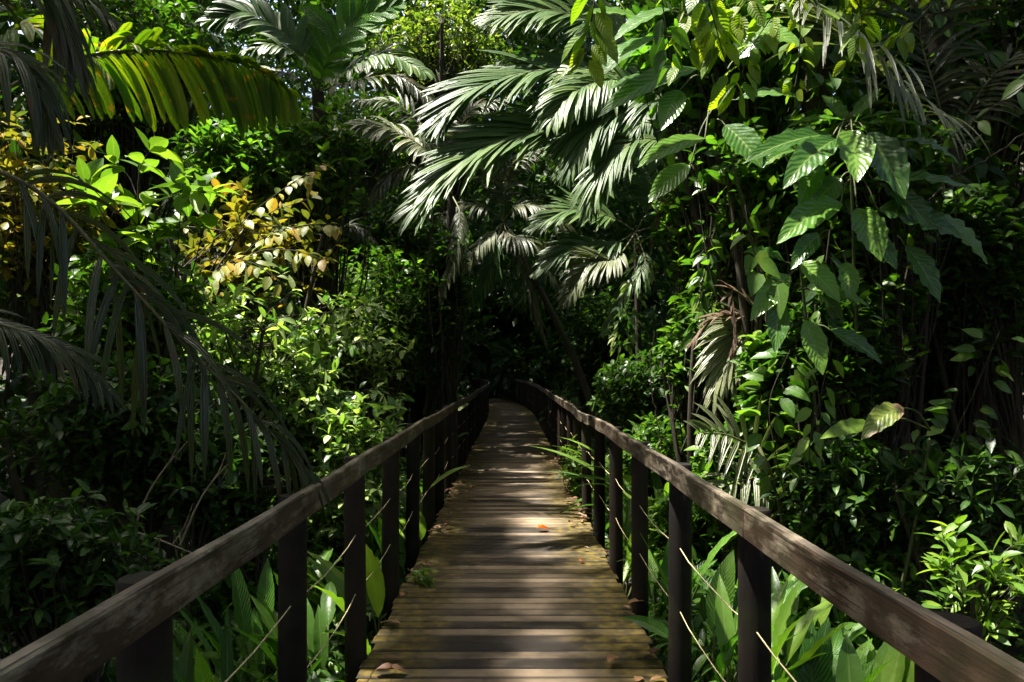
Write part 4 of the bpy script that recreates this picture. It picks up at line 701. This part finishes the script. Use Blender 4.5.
# ---- undergrowth, distant forest and the closed canopy overhead
def clumps(B, cen, rad, per, L, asp, prof=OV, seg=3, nx=2, flat=.7, droop=.6, mats=1, nrm=.45, gaps=False):
    for c, r in zip(cen, rad):
        k = max(4, int(per * U(.6, 1.4))); u = rand_dir(k) * (.35 + .65 * U(0, 1, (k, 1)) ** .5); pos = c + u * (r, r, r * flat); 
        if gaps: kk = ~under_sun(pos, 1.6); pos, u, k = pos[kk], u[kk], int(kk.sum())
        if not k: continue
        d = nz(u + rng.normal(size=(k, 3)) * .5 + G * .1); n = nz(G + rng.normal(size=(k, 3)) * nrm)
        ll = L * U(.6, 1.3, k); leaves(B, pos, d, n, ll, ll * asp, prof, seg, droop, .25, nx, m=int(rng.integers(mats)), rnd=np.clip(U(0, .6) + U(0, .4, k), 0, 1))
def undergrowth():
    B = MB()
    for sd in (-1, 1):
        n = 620; Y = 1.4 + 16 * U(0, 1, n) ** 1.5; X = np.interp(Y, PY, PX) + sd * (1.12 + 5.5 * U(0, 1, n) ** 1.4); h = np.clip(U(0, .55, n) + (np.abs(X) - 1.1) * .12, 0, 1.1)
        clumps(B, np.stack([X, Y, GZ + .08 + h * U(.2, 1, n)], -1), U(.16, .34, n), 14, .13, .42, mats=3, seg=4)
    for sd in (-1, 1):
        n = 620; Y = 1.6 + 12 * U(0, 1, n) ** 1.3; X = sd * (1.05 + .9 * U(0, 1, n)); h = U(0, .6, n); clumps(B, np.stack([X, Y, GZ + .05 + h], -1), U(.1, .2, n), 10, .15, .3, mats=4, seg=5, droop=.8)
    n = 260; Y = U(17, 40, n); X = np.interp(Y, PY, PX) + np.where(U(0, 1, n) < .5, -1, 1) * U(1.3, 6, n); clumps(B, np.stack([X, Y, GZ + U(.1, 1.2, n)], -1), U(.4, .8, n), 26, .24, .42, mats=2)
    o = B.build('undergrowth', [M['dark'], M['mid'], M['dark'], M['broad']]); tag(o, 'low tangled leafy undergrowth covering both banks below the railings', 'undergrowth', kind='stuff')
undergrowth()
def distant_forest():
    B = MB(); cen = []
    while len(cen) < 900:
        Y = U(15, 36); X = U(-17, 17); Z = U(0, 18); cx = np.interp(Y, PY, PX)
        if abs(X - cx) < 2.3 and Z < 3.6 + .02 * Y and Y < 44: continue
        if Z > 2.5 + .62 * Y: continue
        cen.append((X, Y, Z))
    for i in range(480):
        Y = U(3, 15); sd = -1 if i % 2 else 1; X = sd * U(min(5.0 + .1 * Y, 9), 10.5); cen.append((X, Y, U(0, 3 + .55 * Y)))
    for i in range(260): Y = U(15.5, 30); cen.append((U(-.33, .38) * Y, Y, U(.18, .5) * Y + EYE))
    for i in range(420): cen.append((U(-15, 15), U(-15, -8), U(0, 17)))  # unseen clumps behind the viewer, added to cut frontal sky fill
    cen = np.array(cen); clumps(B, cen, U(.7, 1.5, len(cen)), 95, .3, .42, seg=2, mats=2, gaps=True)
    n = 500; c2 = np.stack([U(-24, 24, n), U(37, 44, n), U(0, 26, n)], -1); clumps(B, c2, U(1.2, 2.2, n), 60, .7, .5, seg=2, mats=1)
    n = 900; c2 = np.stack([U(-16, 16, n), U(45, 54, n), U(-.5, 15, n) + 0, ], -1); clumps(B, c2, U(1.2, 2.2, n), 60, .8, .5, seg=2, mats=1)
    c3 = np.stack([np.where(U(0, 1, 360) < .5, -1, 1) * U(10.5, 13.5, 360), U(-4, 36, 360), U(0, 15, 360)], -1); clumps(B, c3, U(1., 1.8, 360), 60, .6, .5, seg=2, mats=1, gaps=True)
    tag(B.build('distant_forest', [M['dark'], M['dark']]), 'dense dark forest closing off the far end and both sides', 'forest', kind='stuff')
distant_forest()

TREES = [(-9.5, 1.0), (-6.5, 10.5), (-8, 18.5), (-3.4, 25), (7.6, 8.6), (6.2, 13.), (7.2, 21), (3.6, 31), (2.8, -5), (-12.5, 9), (-5, -4)]
def canopy():  # crowns mostly out of view, shaped to cast shade and leave sun gaps
    tx = np.array(TREES); parts = [MB() for _ in TREES]; n = 2300
    cx, cy = U(-19, 13, n), U(-22, 38, n); cz = 16.5 + .03 * np.maximum(cy, 0) + U(0, 4.5, n) + np.maximum(0, cy - 18) * .12
    k = 70; t = U(15.5, 18.5, k) / SUN[2]; cx = np.concatenate([cx, -.8 + t * SUN[0] + U(-.5, .1, k)]); cy = np.concatenate([cy, U(1.5, 10.5, k) + t * SUN[1]]); cz = np.concatenate([cz, 1.1 + t * SUN[2]]); n += k; first = n - k  # extra clumps added on the sun line to shade one handrail
    k = 50; t = U(15.5, 18.5, k) / SUN[2]; a = P(55, 530, 3.3); cx = np.concatenate([cx, a[0] + U(-1.3, .5, k) + t * SUN[0]]); cy = np.concatenate([cy, a[1] + U(-1.2, 1.2, k) + t * SUN[1]]); cz = np.concatenate([cz, a[2] + t * SUN[2]]); n += k  # more unseen clumps added to keep the near shaded-side shrub dark
    for i in range(n):
        c = np.array((cx[i], cy[i], cz[i])); k = int(U(35, 75)); u = rand_dir(k) * (.2 + .8 * U(0, 1, (k, 1)) ** .5); pos = c + u * (1.1, 1.1, .45)
        keep = ~under_sun(pos)
        if first <= i < first + 70: keep &= np.abs(pos[:, 0] - (pos[:, 2] - 1.1) / SUN[2] * SUN[0] + .8) < .26
        if not keep.any(): continue
        k = keep.sum(); ll = .5 * U(.6, 1.3, k); j = int(np.argmin(((tx - c[:2]) ** 2).sum(1)))
        leaves(parts[j], pos[keep], nz(u[keep] + rng.normal(size=(k, 3)) * .4), nz(G + rng.normal(size=(k, 3)) * .3), ll, ll * .5, OV, 2, .5, .2, 2)
    labs = ['by the shaded bank beside the drooping palms', 'behind the lime sapling', 'behind the shaded small-leaved shrubs', 'at the far bend of the walkway', 'behind the ribbed-leaf plants', 'beyond the silvery palm', 'deep in the sunny-side forest', 'past the end of the walkway', 'behind the viewer on the sunny side', 'well back on the shaded bank', 'behind the viewer on the shaded side']
    for (x, y), B, lb in zip(TREES, parts, labs):
        root = thing('forest_tree', 'tall forest tree whose crown closes overhead, standing ' + lb, 'tree', (x, y, GZ), 'tall forest trees'); S = MB(); top = np.array((x + U(-.4, .4), y + U(-.4, .4), 18.5)); cv = spline([(x, y, GZ), (x + U(-.2, .2), y, 6), top], 20); tube(S, cv, np.linspace(.3, .14, 20), 12)
        for a in np.arange(7) * .9:
            e = top + (math.cos(a) * 4, math.sin(a) * 4, U(-.6, 1.4)); s = cv[int(U(14, 19))]; tube(S, spline([s, (s + e) / 2 + G * .5, e], 8), np.linspace(.09, .03, 8), 6)
        S.build('trunk', M['bark'], root, (x, y, GZ)); B.build('crown', M['dark'], root, (x, y, GZ))
canopy()
EXPO = 2.52
# ------------------------------------------------------------------ camera, sky, sun
cam = bpy.data.cameras.new('camera'); co = bpy.data.objects.new('camera', cam); C.objects.link(co); SC.camera = co
co.location = (0, 0, EYE); co.rotation_euler = (math.pi / 2, 0, 0); cam.sensor_width = 36; cam.lens = 36 * F / 1024; cam.shift_y = (HZ - 341) / 1024; cam.clip_end = 1500; cam.clip_start = .05
w = bpy.data.worlds.new('World'); SC.world = w; w.use_nodes = True; nt = w.node_tree; nt.nodes.clear()
sk = nt.nodes.new('ShaderNodeTexSky'); sk.sky_type = 'NISHITA'; sk.sun_disc = False; sk.sun_elevation = math.asin(SUN[2]); sk.sun_rotation = math.atan2(SUN[0], SUN[1]) % (2 * math.pi)
sk.air_density = .6; sk.dust_density = 4; sk.ozone_density = .4
bg = nt.nodes.new('ShaderNodeBackground'); bg.inputs['Strength'].default_value = .135; ow = nt.nodes.new('ShaderNodeOutputWorld'); nt.links.new(sk.outputs[0], bg.inputs[0]); nt.links.new(bg.outputs[0], ow.inputs[0])
sl = bpy.data.lights.new('sun', 'SUN'); sl.energy = 4.0; sl.angle = math.radians(.9); sl.color = (1, .95, .86); so = bpy.data.objects.new('sun', sl); C.objects.link(so); so.rotation_euler = Vector(SUN).to_track_quat('Z', 'Y').to_euler(); so.location = (-6, 5, 25)
SC.view_settings.view_transform = 'Standard'; SC.view_settings.look = 'None'; SC.view_settings.exposure = EXPO; SC.view_settings.gamma = 1; SC.view_settings.use_curve_mapping = False
SC.cycles.use_denoising = True; SC.cycles.max_bounces = 7; SC.cycles.diffuse_bounces = 3; SC.cycles.transmission_bounces = 4; SC.cycles.glossy_bounces = 3
